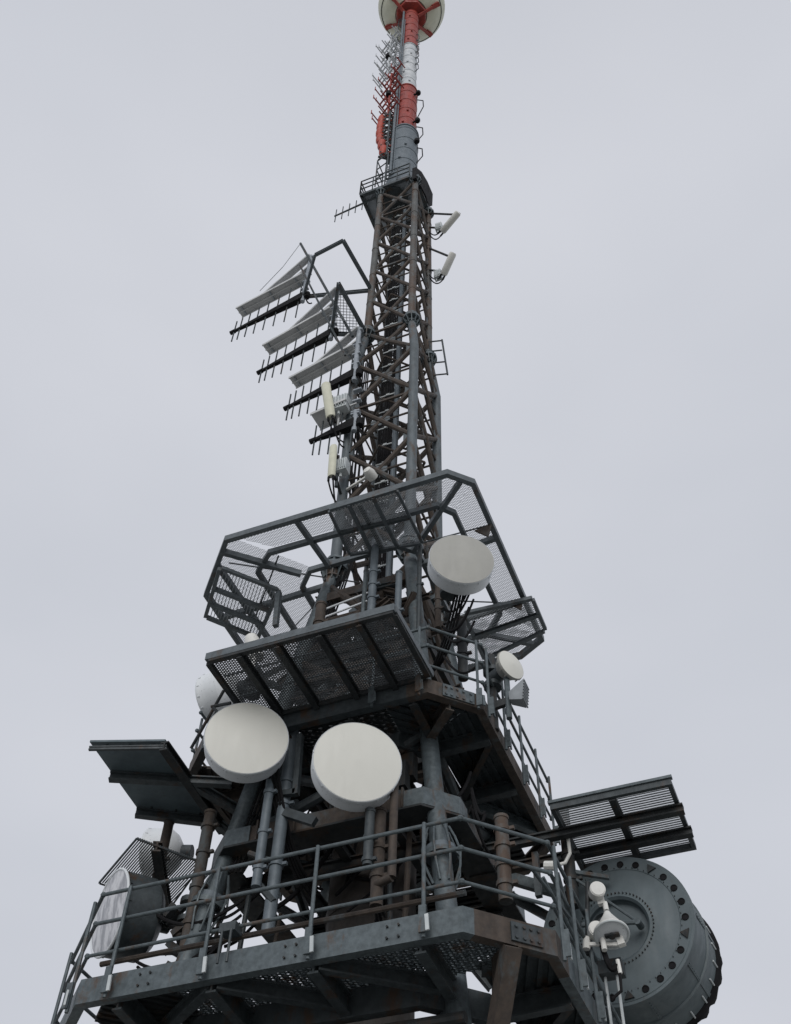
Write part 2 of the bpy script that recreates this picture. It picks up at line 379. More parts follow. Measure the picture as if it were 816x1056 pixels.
for s_ in (-1, 1): b.tube((-14.9+s_*.35, 33.3, 20), (-14.9+s_*.35, 33.3, 83), .05, 6)
h = 20
while h < 83: b.tube((-15.25, 33.3, h), (-14.55, 33.3, h), .035, 5); h += .62
b.build('access_ladder', 'galv', T)
# core cylinder
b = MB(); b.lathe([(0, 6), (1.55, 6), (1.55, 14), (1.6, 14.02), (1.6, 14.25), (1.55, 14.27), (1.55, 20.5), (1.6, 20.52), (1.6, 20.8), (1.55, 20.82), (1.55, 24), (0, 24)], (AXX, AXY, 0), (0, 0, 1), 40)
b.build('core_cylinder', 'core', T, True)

# walkway platforms ---------------------------------------------------
def corrug(b, poly, ang, z, pitch=.3):
    b.plate(poly, (0, 0, .05)); b.grid([p-V((0, 0, .045)) for p in poly], [ang], pitch, pitch*.45, .07)
def railing(parent, path, Hh=2.55, post_d=3.0, m='galv', rails=(1., .64, .26), r=.06, splice=True, ends=(1, 1), drop=.75, ts=None):
    P = [V(p) for p in path]
    for a, bb in zip(P, P[1:]):
        b = MB(); d = (bb-a).normalized()
        for k_, f_ in enumerate(rails): b.tube(a+V((0, 0, Hh*f_)), bb+V((0, 0, Hh*f_)), r*(1 if k_ < 2 else .9), 10); b.lathe([(0, -r*1.5), (r*1.1, -r), (r*1.5, 0), (r*1.1, r), (0, r*1.5)], bb+V((0, 0, Hh*f_)), (0, 0, 1), 10)
        b.build('handrail', m, parent, True)
        n = max(1, round((bb-a).length/post_d)); 
        for i in (range(n+1) if ts is None else range(len(ts))):
            if ts is None and ((i == n and not ends[1]) or (i == 0 and not ends[0])): continue
            t = min(max(i, .12), n-.12)/n if ts is None else ts[i]
            q = a+(bb-a)*t+V((d.y, -d.x, 0))*.12
            p_ = MB(); p_.tube(q-V((0, 0, drop)), q+V((0, 0, Hh)), r*.95, 10); p_.beam(q+V((0, 0, -drop+.1))+V((d.y, -d.x, 0))*.08, q+V((0, 0, .1))+V((d.y, -d.x, 0))*.08, .2, .07)
            p_.build('railing_post', m, parent, True)
            bp = MB(); bp.beam(q+V((0, 0, -drop*.86))+V((d.y, -d.x, 0))*.13+d*.16, q+V((0, 0, -.2))+V((d.y, -d.x, 0))*.13+d*.13, .05, .1, tuple(d)); bp.build('post_clamp', 'galvb' if parent is P1 else 'galv', parent)
# lower walkway P1
H1 = 15.55; x0, x1, y0, y1 = -22.5, -6.25, 24.05, 39.95
c1 = (3.0, 1.9, 2, 2); c1i = (2.6, 1.5, 1.6, 1.6)
o1 = octo(x0, x1, y0, y1, H1-.72, c1); i1 = octo(x0+2.6, x1-2.5, y0+2.5, y1-2.5, H1-1.05, c1i)
cA = o1[2].lerp(o1[3], .12); cB = o1[3].lerp(o1[4], .09); pr1 = CH(.3, .72, .08)
P1 = MB().sweep([cB]+o1[4:]+o1[:3]+[cA], pr1, False).build('walkway_platform', 'galv', T, label='lowest and widest walkway platform with galvanised edge beam')
MB().sweep([cA, o1[3], cB], [(o_-.0, u_) for o_, u_ in pr1], False).build('edge_beam', 'rust', P1)
MB().sweep(i1, CH(.3, .8, .08)).build('inner_edge_beam', 'steel', P1)
fl = H1-.16
def pol(*ps): return [V((x, y, fl)) for x, y in ps]
xo0, xo1, yo0, yo1 = x0+.3, x1-.3, y0+.3, y1-.3
b = MB(); b.grid(pol((-17, yo0), (xo1-1.7, yo0), (xo1-.3, yo0+1.5), (xo1-1.8, y0+2.9), (-17, y0+2.9)), [R(30), R(-30), 0], .13, .045, .03); b.build('perforated_floor', 'galv', P1)
b = MB(); corrug(b, pol((xo0+2.1, yo0+1.5), (xo0+3.5, yo0), (-17.05, yo0), (-17.05, y0+2.9), (xo0+2.1, y0+2.9)), R(90), fl); b.build('floor_plate', 'dark', P1)
b = MB(); corrug(b, pol((xo1, yo0+1.6), (xo1, yo1-2), (x1-2.4, yo1-2), (x1-2.4, y0+2.6)), R(20), fl); b.build('floor_plate', 'steel', P1)
b = MB(); corrug(b, pol((xo0+.6, y0+2.95), (x0+2.6, y0+2.95), (x0+2.6, yo1-2), (xo0+.1, yo1-2), (xo0+.1, y0+3.6)), R(90), fl); b.build('floor_plate', 'dark', P1)
b = MB(); corrug(b, pol((xo0+1.6, y1-2.5), (xo1-1.6, y1-2.5), (xo1-1.6, yo1), (xo0+1.6, yo1)), R(0), fl); b.build('floor_plate', 'dark', P1)
def joist(p, q, w=.3, h=.6, m='steel', parent=None, nm='joist'):
    MB().ibeam(p, q, w, h, .06).build(nm, m, parent)
zj = H1-.62
joist((x0+1.9, y0+1.95, zj-.02), (x0+3.2, y0+3.9, zj-.1), parent=P1)
for x in (-18.3, -15.4, -12.4, -9.4): joist((x, y0+.3, zj), (x, y0+2.6, zj-.1), parent=P1)
for xa, xb in ((-18.3, -15.5), (-12.5, -15.3), (-9.6, -12.3)): joist((xa, y0+2.4, zj-.05), (xb, y0+.4, zj+.01), .26, .45, 'steel', P1, 'diagonal_joist')
for y in (28.2, 30.8, 33.6, 36.6):
    joist((x1-.3, y, zj), (x1-2.6, y, zj-.1), parent=P1); joist((x0+.3, y, zj), (x0+2.6, y, zj-.1), parent=P1)
    joist((x1-.4, y+.2, zj), (x1-2.4, y+2.7, zj-.05), .26, .45, 'dark', P1, 'diagonal_joist')
for x in (-19.5, -16, -12.5, -9.5): joist((x, y1-.3, zj), (x, y1-2.6, zj-.1), parent=P1)
b = MB(); b.beam((x1-.95, y0+.97, H1-.76), (x1-3.5, y0+4.0, H1-6.2), .42, .5); b.build('knee_brace', 'rust', P1)
b = MB(); b.beam((x0+2.1, y0+2.1, H1-.76), (x0+4, y0+4, H1-6.2), .42, .5); b.build('knee_brace', 'rust', P1)
b = MB(); b.plate([(x1-1.9, y0+2.3, H1-1.1), (x1-.8, y0+1.1, H1-.74), (x1-.8, y0+1.1, H1-.05-.15), (x1-1.9, y0+2.3, H1-.2)], (.06, .05, 0)); b.build('corner_stiffener', 'rust', P1)
# splice plates with bolts on the chamfer
pA, pB = o1[2], o1[3]; dd = (pB-pA).normalized(); nn = V((dd.y, -dd.x, 0))
b = MB(); a_ = pA+dd*1.35+nn*.012; e_ = pA+dd*2.25+nn*.012
b.plate([a_+V((0, 0, .1)), e_+V((0, 0, .1)), e_+V((0, 0, .62)), a_+V((0, 0, .62))], nn*.05)
for t in (.15, .4, .62, .86):
    for z in (.2, .5): q = a_+(e_-a_)*t+V((0, 0, z)); b.tube(q, q+nn*.1, .045, 8)
b.build('splice_plate', 'steel', P1)
# rail
r1 = [o1[7]+V((0, -3, .72)), o1[0]+V((0, 0, .72)), o1[1]+V((0, 0, .72)), o1[2]+V((0, 0, .72)), o1[3]+V((0, 0, .72)), V((x1, 31.4, H1))]
railing(P1, r1[1:3], Hh=2.65, post_d=3.2); railing(P1, r1[2:4], Hh=2.65, ts=[(atH(px_, py_, H1).x-r1[2].x)/(r1[3].x-r1[2].x) for px_, py_ in ((112, 1000), (213, 985), (325, 968), (441, 945))]); railing(P1, r1[3:5], Hh=2.65, post_d=9, ends=(0, 0)); railing(P1, r1[4:6], Hh=2.65, post_d=1.9); railing(P1, [r1[0], r1[1]], Hh=2.65, post_d=2.6, ends=(1, 0))
railing(P1, [V((x0+2.0, y1, H1)), V((x1-2.0, y1, H1))], Hh=2.65)
# toe pipe along front just above deck
b = MB(); b.tube((x0+3.3, y0+.3, H1+.55), (x1-1.9, y0+.3, H1+.55), .08, 8); b.build('toe_pipe', 'rust', P1, True)
# clamp bracket on the front edge
b = MB(); q = atY(230, 990, 23.85); b.beam(q+V((-.25, .15, .95)), q+V((.25, .15, .95)), .4, .26)
for s_ in (-.14, .14): b.tube(q+V((s_, -.04, -.1)), q+V((s_, -.04, .85)), .04, 8)
b.build('rail_clamp', 'steel', P1)
for px_ in (150, 300, 405):       # bolted cleats on the front edge beam
    q = atY(px_, 1000-(px_-150)*.2, 24.0); q.z = H1-.36; b = MB()
    for s_ in (-.16, .16):
        for z_ in (-.16, .16): b.tube(q+V((s_, .1, z_)), q+V((s_, -.01, z_)), .035, 6)
    b.build('bolt_group', 'dark', P1)


# leg ring P1.5 at H=22
Hr = 21.75; wr = 4.5
o2 = octo(AXX-wr-.1, AXX+wr, AXY-wr+.1, AXY+wr, Hr, (1.0, .9, 1, 1))
RB = MB().sweep(o2, CH(.35, .62, .08)).build('ring_platform', 'rust', T, label='rust brown ring platform between the legs')
ob = octo(AXX-wr-.3, AXX+wr+.15, AXY-wr-.02, AXY+wr+.4, Hr-.13, (1.2, 1.1, 1, 1))
MB().sweep(ob, BX(1.1, .08)).build('soffit_plate', 'dark', RB)
for i, dlt in ((2, .7), (0, .9), (4, 1.2), (6, 1.2)):
    p, q = o2[i], o2[(i+1) % 8]; d0 = (p-o2[i-1]).normalized(); d2 = (o2[(i+2) % 8]-q).normalized(); off = V((0, 0, -.04))
    MB().sweep([p-d0*dlt+off, p+off, q+off, q+d2*dlt+off], [(.015, 0), (.06, 0), (.06, .66), (.015, .66)], False).build('corner_casing', 'galv', RB)
for x in (-16.6, -15.2, -12.6, -11.3):
    b = MB(); b.beam((x, AXY-wr+.03, Hr-.05), (x, AXY-wr+.03, Hr+.72), .06, .14); b.build('web_stiffener', 'rust', RB)
b = MB()
for x in (-16.4, -14.2, -12.0): b.ibeam((x, AXY-wr+.5, Hr+.25), (x, AXY+wr-.5, Hr+.25), .3, .5)
for y in (29.8, 34.2): b.ibeam((AXX-wr+.4, y, Hr-.1), (AXX+wr-.4, y, Hr-.1), .3, .45)
b.build('cross_beams', 'dark', RB)
b = MB(); corrug(b, [V(p) for p in ((-17.6, 33.5, Hr+.55), (-10.6, 33.5, Hr+.55), (-10.6, 36.2, Hr+.55), (-17.6, 36.2, Hr+.55))], 0, 0); b.build('floor_plate', 'dark', RB)

# P2
H2 = 25.8; w2 = 5.74
X0, X1, Y0, Y1 = AXX-w2, AXX+w2, AXY-w2, AXY+w2
o3 = octo(X0, X1, Y0, Y1, H2-.6, (1.3, 1.5, 1.5, 1.5)); i3 = octo(X0+2.4, X1-2.35, Y0+2.0, Y1-2.2, H2-.85, (.8, 1.0, 1, 1))
kA = o3[2].lerp(o3[1], .09); pr3 = CH(.3, .62, .08)
P2 = MB().sweep([kA]+o3[2:]+[o3[0], o3[0].lerp(o3[1], .9)], pr3, False).build('walkway_platform', 'rust', T, label='rusty upper walkway platform above the two front drum dishes')
MB().sweep([o3[0].lerp(o3[1], .9), o3[1], kA], pr3, False).build('edge_beam', 'steel', P2)
MB().sweep(i3, CH(.3, .62, .08)).build('inner_edge_beam', 'steel', P2)
fz = H2-.2
def pz(*ps): return [V((x, y, fz)) for x, y in ps]
b = MB(); corrug(b, pz((X1-.3, Y0+1.5), (X1-.3, Y1-1.4), (X1-2.35, Y1-2.4), (X1-2.35, Y0+2.6)), R(0), fz, .34); b.build('floor_plate', 'steel', P2)
b = MB(); corrug(b, pz((X1-1.6, Y0+.3), (X1-.35, Y0+1.5), (X1-2.3, Y0+2.5), (X1-3.3, Y0+2.2), (X1-3.3, Y0+.3)), R(0), fz, .34); b.build('floor_plate', 'steel', P2)
b = MB(); corrug(b, pz((X0+.3, Y0+1.3), (X0+2.4, Y0+2.2), (X0+2.4, Y1-2.2), (X0+.3, Y1-1.4)), R(90), fz, .34); b.build('floor_plate', 'rust', P2)
b = MB(); corrug(b, pz((X0+1.4, Y1-2.2), (X1-1.4, Y1-2.2), (X1-1.4, Y1-.3), (X0+1.4, Y1-.3)), R(0), fz, .34); b.build('floor_plate', 'dark', P2)
b = MB(); b.grid(pz((X0+1.4, Y0+.3), (X1-3.35, Y0+.3), (X1-3.35, Y0+2.1), (X0+1.4, Y0+2.1)), [R(30), R(-30), 0], .2, .1, .03); b.build('perforated_floor', 'dark', P2)
b = MB(); corrug(b, pz((-17.2, 28.3), (-13.2, 28.3), (-13.2, 31), (-17.2, 31)), 0, fz, .34)
corrug(b, pz((-17.2, 33.2), (-11.4, 33.2), (-11.4, 35.4), (-17.2, 35.4)), 0, fz, .34); b.build('inner_floor', 'dark', P2)
zj = H2-.5
for y in (29.3, 32.3, 35.2): joist((X1-.3, y, zj), (X1-2.5, y, zj-.05), .3, .55, 'steel', P2); joist((X0+.3, y, zj), (X0+2.5, y, zj-.05), .3, .55, 'rust', P2)
joist((X1-.4, 29.5, zj-.03), (X1-2.3, 32.1, zj-.06), .24, .45, 'dark', P2, 'diagonal_joist'); joist((X1-2.3, 32.5, zj-.04), (X1-.4, 35.1, zj-.02), .24, .45, 'galv', P2, 'diagonal_joist')
joist((X1-1.0, Y0+.85, zj-.05), (X1-2.7, Y0+2.6, zj-.05), .3, .6, 'rust', P2, 'diagonal_joist')
for x in (-17.8, -15.4, -13, -10.6): joist((x, Y0+.3, zj), (x, Y0+2.2, zj-.1), .3, .5, 'dark', P2); joist((x, Y1-.3, zj), (x, Y1-2.2, zj-.1), .3, .5, 'dark', P2)
b = MB()
for x in (-16, -12.4): b.ibeam((x, Y0+2.2, zj-.3), (x, Y1-2.3, zj-.3), .34, .6)
for y in (29.9, 34.1): b.ibeam((X0+2.5, y, zj+.2), (X1-2.5, y, zj+.2), .34, .55)
b.build('core_beams', 'dark', P2)
pA, pB = o3[2], o3[3]; dd = (pB-pA).normalized(); nn = V((dd.y, -dd.x, 0))
b = MB(); a_ = pA+dd*.55+nn*.012; e_ = pA+dd*1.75+nn*.012
b.plate([a_+V((0, 0, .05)), e_+V((0, 0, .05)), e_+V((0, 0, .57)), a_+V((0, 0, .57))], nn*.05)
for t in (.1, .27, .45, .65, .88):
    for z in (.14, .45): q = a_+(e_-a_)*t+V((0, 0, z)); b.tube(q, q+nn*.1, .05, 8)
b.build('splice_plate', 'galv', P2)
u6 = V((0, 0, .6))
railing(P2, [o3[1]+u6+V((6.4, 0, 0)), o3[2]+u6], Hh=2.5, post_d=2.3, r=.055); railing(P2, [o3[2]+u6, o3[3]+u6], Hh=2.5, post_d=9, ends=(0, 1), r=.055)
railing(P2, [o3[3]+u6, o3[4]+u6], Hh=2.5, post_d=2.3, r=.055)
railing(P2, [o3[7]+u6, o3[0]+u6], Hh=2.5, post_d=2.6, r=.055)

# hidden deck, equipment and beams between P2 and P3 --------------------
H25 = 31.0
b = MB(); b.sweep(octo(AXX-2.9, AXX+3.0, AXY-2.7, AXY+2.9, H25, (.6, .6, .6, .6)), CH(.26, .45)); EQ = b.build('equipment_platform', 'dark', T)
b = MB(); corrug(b, [V(p) for p in ((-16.6, 29.7, H25+.3), (-12.8, 29.7, H25+.3), (-12.8, 31.6, H25+.3), (-16.6, 31.6, H25+.3))], 0, 0, .3)
corrug(b, [V(p) for p in ((-13.0, 29.6, H25+.34), (-11.4, 29.6, H25+.34), (-11.4, 34.6, H25+.34), (-13.0, 34.6, H25+.34))], 0, 0, .3); b.build('floor_plate', 'dark', EQ)
for (x, y, z, sx_, sy_, sz_, m_) in ((-15.6, 30.5, 32.2, 1.0, .8, 1.6, 'dark'), (-12.2, 30.6, 32.6, .9, .7, 1.9, 'steel'), (-13.9, 33.2, 33.0, 1.4, .9, 2.2, 'dark'), (-12.0, 33.5, 32.0, .7, .7, 1.4, 'dark'), (-16.3, 33.0, 32.4, .8, 1.0, 1.8, 'dark')):
    b = MB(); b.beam((x, y, z-sz_/2), (x, y, z+sz_/2), sx_, sy_, (0, 1, 0)); b.beam((x, y-sy_/2-.03, z-sz_*.42), (x, y-sy_/2-.03, z+sz_*.42), sx_*.85, .06, (0, 1, 0)); b.tube((x-.2, y-.1, z-sz_/2-.4), (x-.2, y-.1, z-sz_/2), .07, 6); b.tube((x+.2, y+.1, z-sz_/2-.4), (x+.2, y+.1, z-sz_/2), .07, 6)
    b.build('equipment_cabinet', m_, EQ)
for a, q, m_, wd in (((-17.8, 29.6, 30.8), (-12.6, 28.8, 33.2), 'rust', .32), ((-16.9, 29.2, 29.4), (-14.2, 30.2, 35.8), 'rust', .3), ((-11.6, 29.3, 29.2), (-14.6, 29.6, 35), 'rust', .26), ((-16.8, 30.2, 36.4), (-12.6, 29.6, 33.8), 'rust', .28), ((-10.9, 29.1, 27.0), (-12.5, 30.3, 37), 'galv', .22), ((-17.6, 28.9, 27.0), (-14.5, 29.5, 31), 'galv', .22), ((-11, 34, 27), (-12.6, 31, 36), 'steel', .3), ((-17.5, 34.8, 27), (-13, 33.8, 34), 'steel', .3), ((-17.9, 31, 27), (-16.1, 33, 35), 'rust', .25)):
    MB().ibeam(a, q, wd, wd*1.1, .05).build('strut', m_, T)
# shaft pipes and small clutter
def vpole(px0, px1, Y, r, name, m, parent, caps=True, clamps=()):
    p = atY(*px0, Y); q = ray(*px1); z1 = q.z*(p.x*q.x+p.y*q.y)/(q.x**2+q.y**2)
    b = MB(); lo, hi = sorted((p.z, z1)); b.tube((p.x, p.y, lo), (p.x, p.y, hi), r, 16)
    if caps: b.tube((p.x, p.y, hi-.02), (p.x, p.y, hi+.08), r*1.12, 16)
    for t in clamps:
        z = lo+(hi-lo)*t; b.tube((p.x, p.y, z-.07), (p.x, p.y, z+.07), r*1.22, 14); b.beam((p.x-r*1.2, p.y, z), (p.x+r*1.9, p.y, z), .12, .1)
    o = b.build(name, m, parent, True); return V((p.x, p.y, lo)), V((p.x, p.y, hi)), o
vpole((382, 645), (386, 557), 28.4, .17, 'antenna_pole', 'tube', T, clamps=(.3, .45, .6))
vpole((410, 640), (413, 592), 28.6, .14, 'antenna_pole', 'tube', T, clamps=(.2,))
vpole((374, 640), (377, 590), 28.7, .1, 'antenna_pole', 'galv', T)
vpole((432, 650), (434, 560), 29.0, .1, 'antenna_pole', 'steel', T, clamps=(.5,))
vpole((452, 648), (452, 600), 29.4, .13, 'antenna_pole', 'rust', T, clamps=(.4, .6))
vpole((478, 700), (476, 640), 30.0, .2, 'antenna_pole', 'dark', T, clamps=(.4, .6))
vpole((328, 655), (333, 625), 28.0, .22, 'antenna_pole', 'rust', T, clamps=(.4,))
vpole((522, 930), (517, 845), 26.3, .2, 'antenna_pole', 'rustgrey', T, clamps=(.2, .42, .66, .86))
vpole((388, 935), (391, 838), 26.2, .19, 'antenna_pole', 'rust', T, clamps=(.3, .6))
vpole((379, 893), (382, 838), 25.8, .15, 'antenna_pole', 'steel', T, clamps=(.1, .5))
_a, _b, _o = vpole((404, 905), (416, 805), 26.0, .13, 'antenna_pole', 'rust', T)
b = MB(); b.tube(_a, atY(388, 912, 26.1), .13, 12); b.build('pipe_elbow', 'rust', T, True)
vpole((264, 915), (277, 795), 26.4, .155, 'antenna_pole', 'tube', T, clamps=(.15, .45, .8))
vpole((276, 962), (297, 755), 26.9, .205, 'antenna_pole', 'tube', T, clamps=(.3, .6, .72))
b = MB(); b.beam(atY(294, 838, 26.8), atY(325, 848, 26.8), .2, .3); b.beam(atY(285, 820, 26.7), atY(305, 817, 26.7), .2, .2); b.beam(atY(305, 820, 26.7), atY(310, 758, 26.7), .2, .2, (0, 1, 0)); b.tube(atY(257, 880, 26.6), atY(280, 888, 26.7), .1, 8); b.tube(atY(265, 910, 26.6), atY(282, 930, 26.8), .12, 8); b.build('pole_bracket', 'steel', T)
_pa, _pb, _ = vpole((592, 935), (581, 832), 31.3, .2, 'antenna_pole', 'dark', T, clamps=(.25, .5, .75))

b = MB(); b.sweep(octo(-20.5, -8.2, 25.9, 38, 11.2, (1, 1, 1, 1)), CH(.3, .6)); LB = b.build('lower_ring_platform', 'dark', T)
for pl_ in (((-20, 26.4), (-8.6, 26.4), (-8.6, 29.4), (-20, 29.4)), ((-20, 30), (-16.2, 30), (-16.2, 37.5), (-20, 37.5)), ((-12, 30.3), (-8.6, 30.3), (-8.6, 37.5), (-12, 37.5)), ((-16.1, 34), (-12.2, 34), (-12.2, 37.5), (-16.1, 37.5))):
    b = MB(); corrug(b, [V((x, y, 11.6)) for x, y in pl_], 0, 0, .4); b.build('floor_plate', 'dark', LB)
for x in (-18, -14.5, -11): MB().ibeam((x, 26.2, 13.3), (x, 37.6, 13.3), .35, .55).build('cross_beam', 'dark', LB)
for a, q in (((-19.5, 26.9, 14.2), (-9, 26.6, 14.0)), ((-19.3, 27.4, 13.2), (-9.3, 27.0, 13.3))): MB().tube(a, q, .16, 10).build('pipe', 'dark', LB, True)

# hanging cables -------------------------------------------------------
def droop(p, q, sag, r=.05, n=12, jit=.0):
    p, q = V(p), V(q); pts = []
    for i in range(n+1):
        t = i/n; pt = p.lerp(q, t); pt.z -= sag*4*t*(1-t); pts.append(pt+V((random.uniform(-jit, jit), random.uniform(-jit, jit), random.uniform(-jit, jit))))
    return pts
def cable(p, q, sag, r=.05, m='black', parent=None): return MB().path(droop(p, q, sag), r, 6).build('cable', m, parent or T, True)
rnd = random.Random(3)
for i in range(9): a = V((-15.6+rnd.uniform(-.6, .6), 30.4, 26.5+rnd.uniform(0, 4))); cable(a, a+V((rnd.uniform(-1.5, 2.5), rnd.uniform(-.8, .5), rnd.uniform(2, 5))), rnd.uniform(.3, 1), .06)
for i in range(7): a = V((-17.5+rnd.uniform(-.8, .8), 27.6, 18+rnd.uniform(0, 1.5))); cable(a, a+V((rnd.uniform(-3.4, -1.8), rnd.uniform(-.4, .6), rnd.uniform(-.4, .8))), rnd.uniform(.3, .8), .055)
for i in range(6): a = V((-10.2, 28.6, 29+rnd.uniform(0, 3))); cable(a, a+V((rnd.uniform(.8, 1.6), rnd.uniform(-.5, .4), rnd.uniform(-1, 2))), rnd.uniform(.3, .8), .045)
for i in range(6): a = V((-9.6, 29.6, 22.6+rnd.uniform(0, 2))); cable(a, a+V((rnd.uniform(-2, 2), rnd.uniform(-.6, 2), rnd.uniform(-2, 1))), rnd.uniform(.3, .8), .055)
# clutter of brackets and short beams in the shaft between ring and P2, and by the left leg
for i in range(26):
    z = rnd.uniform(16.6, 25) if i < 16 else rnd.uniform(27, 30); a = V((rnd.uniform(-17.6, -10.6), rnd.uniform(28.6, 34), z)); a.y = max(a.y, 33.8) if (z < 22 and -17 < a.x < -12) else a.y; d = V((rnd.choice((-1, 1))*rnd.uniform(.8, 2.4), rnd.uniform(-1.2, 1.2), rnd.choice((0, 0, 1, -1))*rnd.uniform(.5, 1.8)))
    MB().ibeam(a, a+d, .28, .32, .05).build('strut', rnd.choice(('rust', 'dark', 'steel', 'dark')), T)

# conduits, trays and small boxes round the core
for i in range(16):
    x = rnd.uniform(-17.4, -10.8); y = rnd.uniform(28.6, 30.2) if i % 2 else rnd.uniform(33.5, 35.5); x = x-2.5 if (i % 2 and -16.8 < x < -14) else (x+2.2 if (i % 2 and -14 <= x < -12.6) else x); z0_ = rnd.uniform(15.8, 20); z1_ = z0_+rnd.uniform(2.5, 6)
    MB().tube((x, y, z0_), (x+rnd.uniform(-.3, .3), y, z1_), rnd.uniform(.06, .12), 8).build('conduit', rnd.choice(('steel', 'dark', 'rust')), T, True)
for i in range(9):
    x = rnd.uniform(-17, -11.5); y = rnd.uniform(28.4, 29.8); z_ = rnd.uniform(22.6, 25)
    b = MB(); b.beam((x, y, z_), (x, y, z_+rnd.uniform(.6, 1.3)), rnd.uniform(.4, .9), .45, (0, 1, 0)); b.tube((x, y, z_-.8), (x, y, z_), .06, 6); b.build('junction_box', rnd.choice(('steel', 'dark', 'dark')), T)
for i in range(14):
    a = V((rnd.uniform(-17, -11), 29+rnd.uniform(0, 2), 22.8+rnd.uniform(0, 2.5))); cable(a, a+V((rnd.uniform(-3, 3), rnd.uniform(-.8, .8), rnd.uniform(-4, 1))), rnd.uniform(.2, 1.1), rnd.choice((.04, .06, .08)))
for i in range(18):
    a = V((rnd.uniform(-16.4, -12), 29.4+rnd.uniform(0, 2.4), 31.5+rnd.uniform(0, 4.5))); d = V((rnd.choice((-1, 1))*rnd.uniform(.5, 1.6), rnd.uniform(-.8, .8), rnd.uniform(-1.2, 1.2))); MB().ibeam(a, a+d, .2, .22, .04).build('strut', rnd.choice(('rust', 'dark', 'steel')), T)
for z_ in (33.4, 33.9): MB().tube((-15.6, 28.9, z_), (-13.6, 28.7, z_+.05), .045, 8).build('cable', 'shell', T, True)

for k_ in range(5):
    x_ = .1*k_; pts = [leg(-1, -1, h)+V((.42+x_, -.05+.04*k_, 0)) for h in (21, 24, 28, 32, 36, 38, 42, 47, 52, 56)]
    MB().path([p+V((rnd.uniform(-.05, .05), rnd.uniform(-.04, .04), 0)) for p in pts], .045, 6).build('cable', 'black', T, True)
for c_, t_ in (((-15.7, 26, 23.6), (-15.2, 29.4, 20)), ((-11.9, 26.2, 21.4), (-12.6, 29.0, 18.5)), ((-9.4, 28, 32), (-11.6, 30.2, 29.5)), ((-19.6, 28, 19.5), (-17.4, 28.6, 17))):
    for k_ in range(4): MB().path(droop(V(c_)+V((.12*k_, 0, 0)), V(t_)+V((.1*k_, 0, .2*k_)), .7+.15*k_), .05, 7).build('cable', 'black', T, True)
for k_ in range(5): MB().path(droop((-18.9+.1*k_, 27.9, 18.6+.35*k_), (-17.2, 28.3, 18.9+.3*k_), .35), .05, 6).build('cable', 'black', T, True)

# ------------------------------------------------------------------ top platform P4 and tubular mast
H4 = 82.6; px0, px1, py0, py1 = -17.3, -12.6, 30.15, 33.9
b = MB(); oo = octo(px0, px1, py0, py1, H4-.3, (.05, .5, .3, .1)); b.sweep(oo, CH(.25, .34, .06))
P4 = b.build('head_platform', 'steel', T, label='small railed platform where lattice mast meets the tubular mast')
b = MB(); b.plate([V((p.x, p.y, H4-.1)) for p in octo(px0+.2, px1-.2, py0+.2, py1-.2, 0, (.05, .5, .3, .1))], (0, 0, .06)); b.grid([V((p.x, p.y, H4-.16)) for p in octo(px0+.2, px1-.2, py0+.2, py1-.2, 0, (.05, .5, .3, .1))], [0], 1.1, .1, .14); b.build('floor_plate', 'galvm', P4)
b = MB(); b.lathe([(0, -.36), (1.35, -.36), (1.35, -.22), (0, -.22)], (-15.1, 31.6, H4), (0, 0, 1), 8); b.build('hatch', 'steel', P4)
U3 = V((0, 0, .34))
for p, q in ((oo[0], oo[1]), (oo[1], oo[2]), (oo[7], oo[0])):
    b = MB(); p, q = p+U3, q+U3; n = max(1, round((q-p).length/.95))
    for f_ in (2.4, 1.6, .8): b.tube(p+V((0, 0, f_)), q+V((0, 0, f_)), .055, 6)
    b.build('handrail', 'steel', P4)
    for i in range(n+1): MB().tube(p.lerp(q, i/n), p.lerp(q, i/n)+V((0, 0, 2.4)), .055, 6).build('railing_post', 'steel', P4)
TX, TY = -14.5, 32.0
secs = [(84.0, 96.9, 1.2, 'tube'), (96.9, 108.6, 1.0, 'red'), (108.6, 122.7, .85, 'wpaint'), (122.7, 136.5, .88, 'red')]
for z0, z1, r, m_ in secs:
    b = MB(); pr = [(r*.98, z0), (r+.1, z0), (r+.1, z0+.16), (r, z0+.18)]; z = z0+.2
    while z < z1-2.4: z += 2.4; pr += [(r, z-.04), (r+.035, z-.04), (r+.035, z+.04), (r, z+.04)]
    pr += [(r, z1-.2), (r+.08, z1-.18), (r+.08, z1), (0, z1)]
    b.lathe(pr, (TX, TY, 0), (0, 0, 1), 36)
    for z in range(int(z0)+2, int(z1)-1, 3): 
        t = R(255+z*7 % 60); q = V((TX+math.cos(t)*r, TY+math.sin(t)*r, z)); b.tube(q, q+V((math.cos(t), math.sin(t), 0))*.14, .11, 8)
    b.build('tubular_mast_section', m_, T, True)
# leg-top transition skirt (black) and cone
b = MB(); ring0 = [V((TX+1.2*math.cos(t), TY+1.2*math.sin(t), 86.6)) for t in [2*math.pi*i/32 for i in range(32)]]
ring1 = []
for i in range(32):
    t = 2*math.pi*i/32; c_, s_ = math.cos(t), math.sin(t); k_ = 1.45/max(abs(c_), abs(s_)); ring1.append(V((AXX+c_*k_*.97, AXY+s_*k_*.97, 82.7)))
k = len(b.v); b.v += ring0+ring1
for i in range(32): j = (i+1) % 32; b.f.append((i, j, 32+j, 32+i))
b.build('transition_cone', 'tube', T, True)
b = MB(); arc = [atX(px_, py_, -12.5) for px_, py_ in ((429, 172), (435, 177), (441, 187), (446.5, 200), (446, 212), (441.5, 209), (440, 203), (435, 193), (429, 183))]
b.plate(arc, (-.3, 0, 0)); b.build('cable_shroud', 'black', T, True)
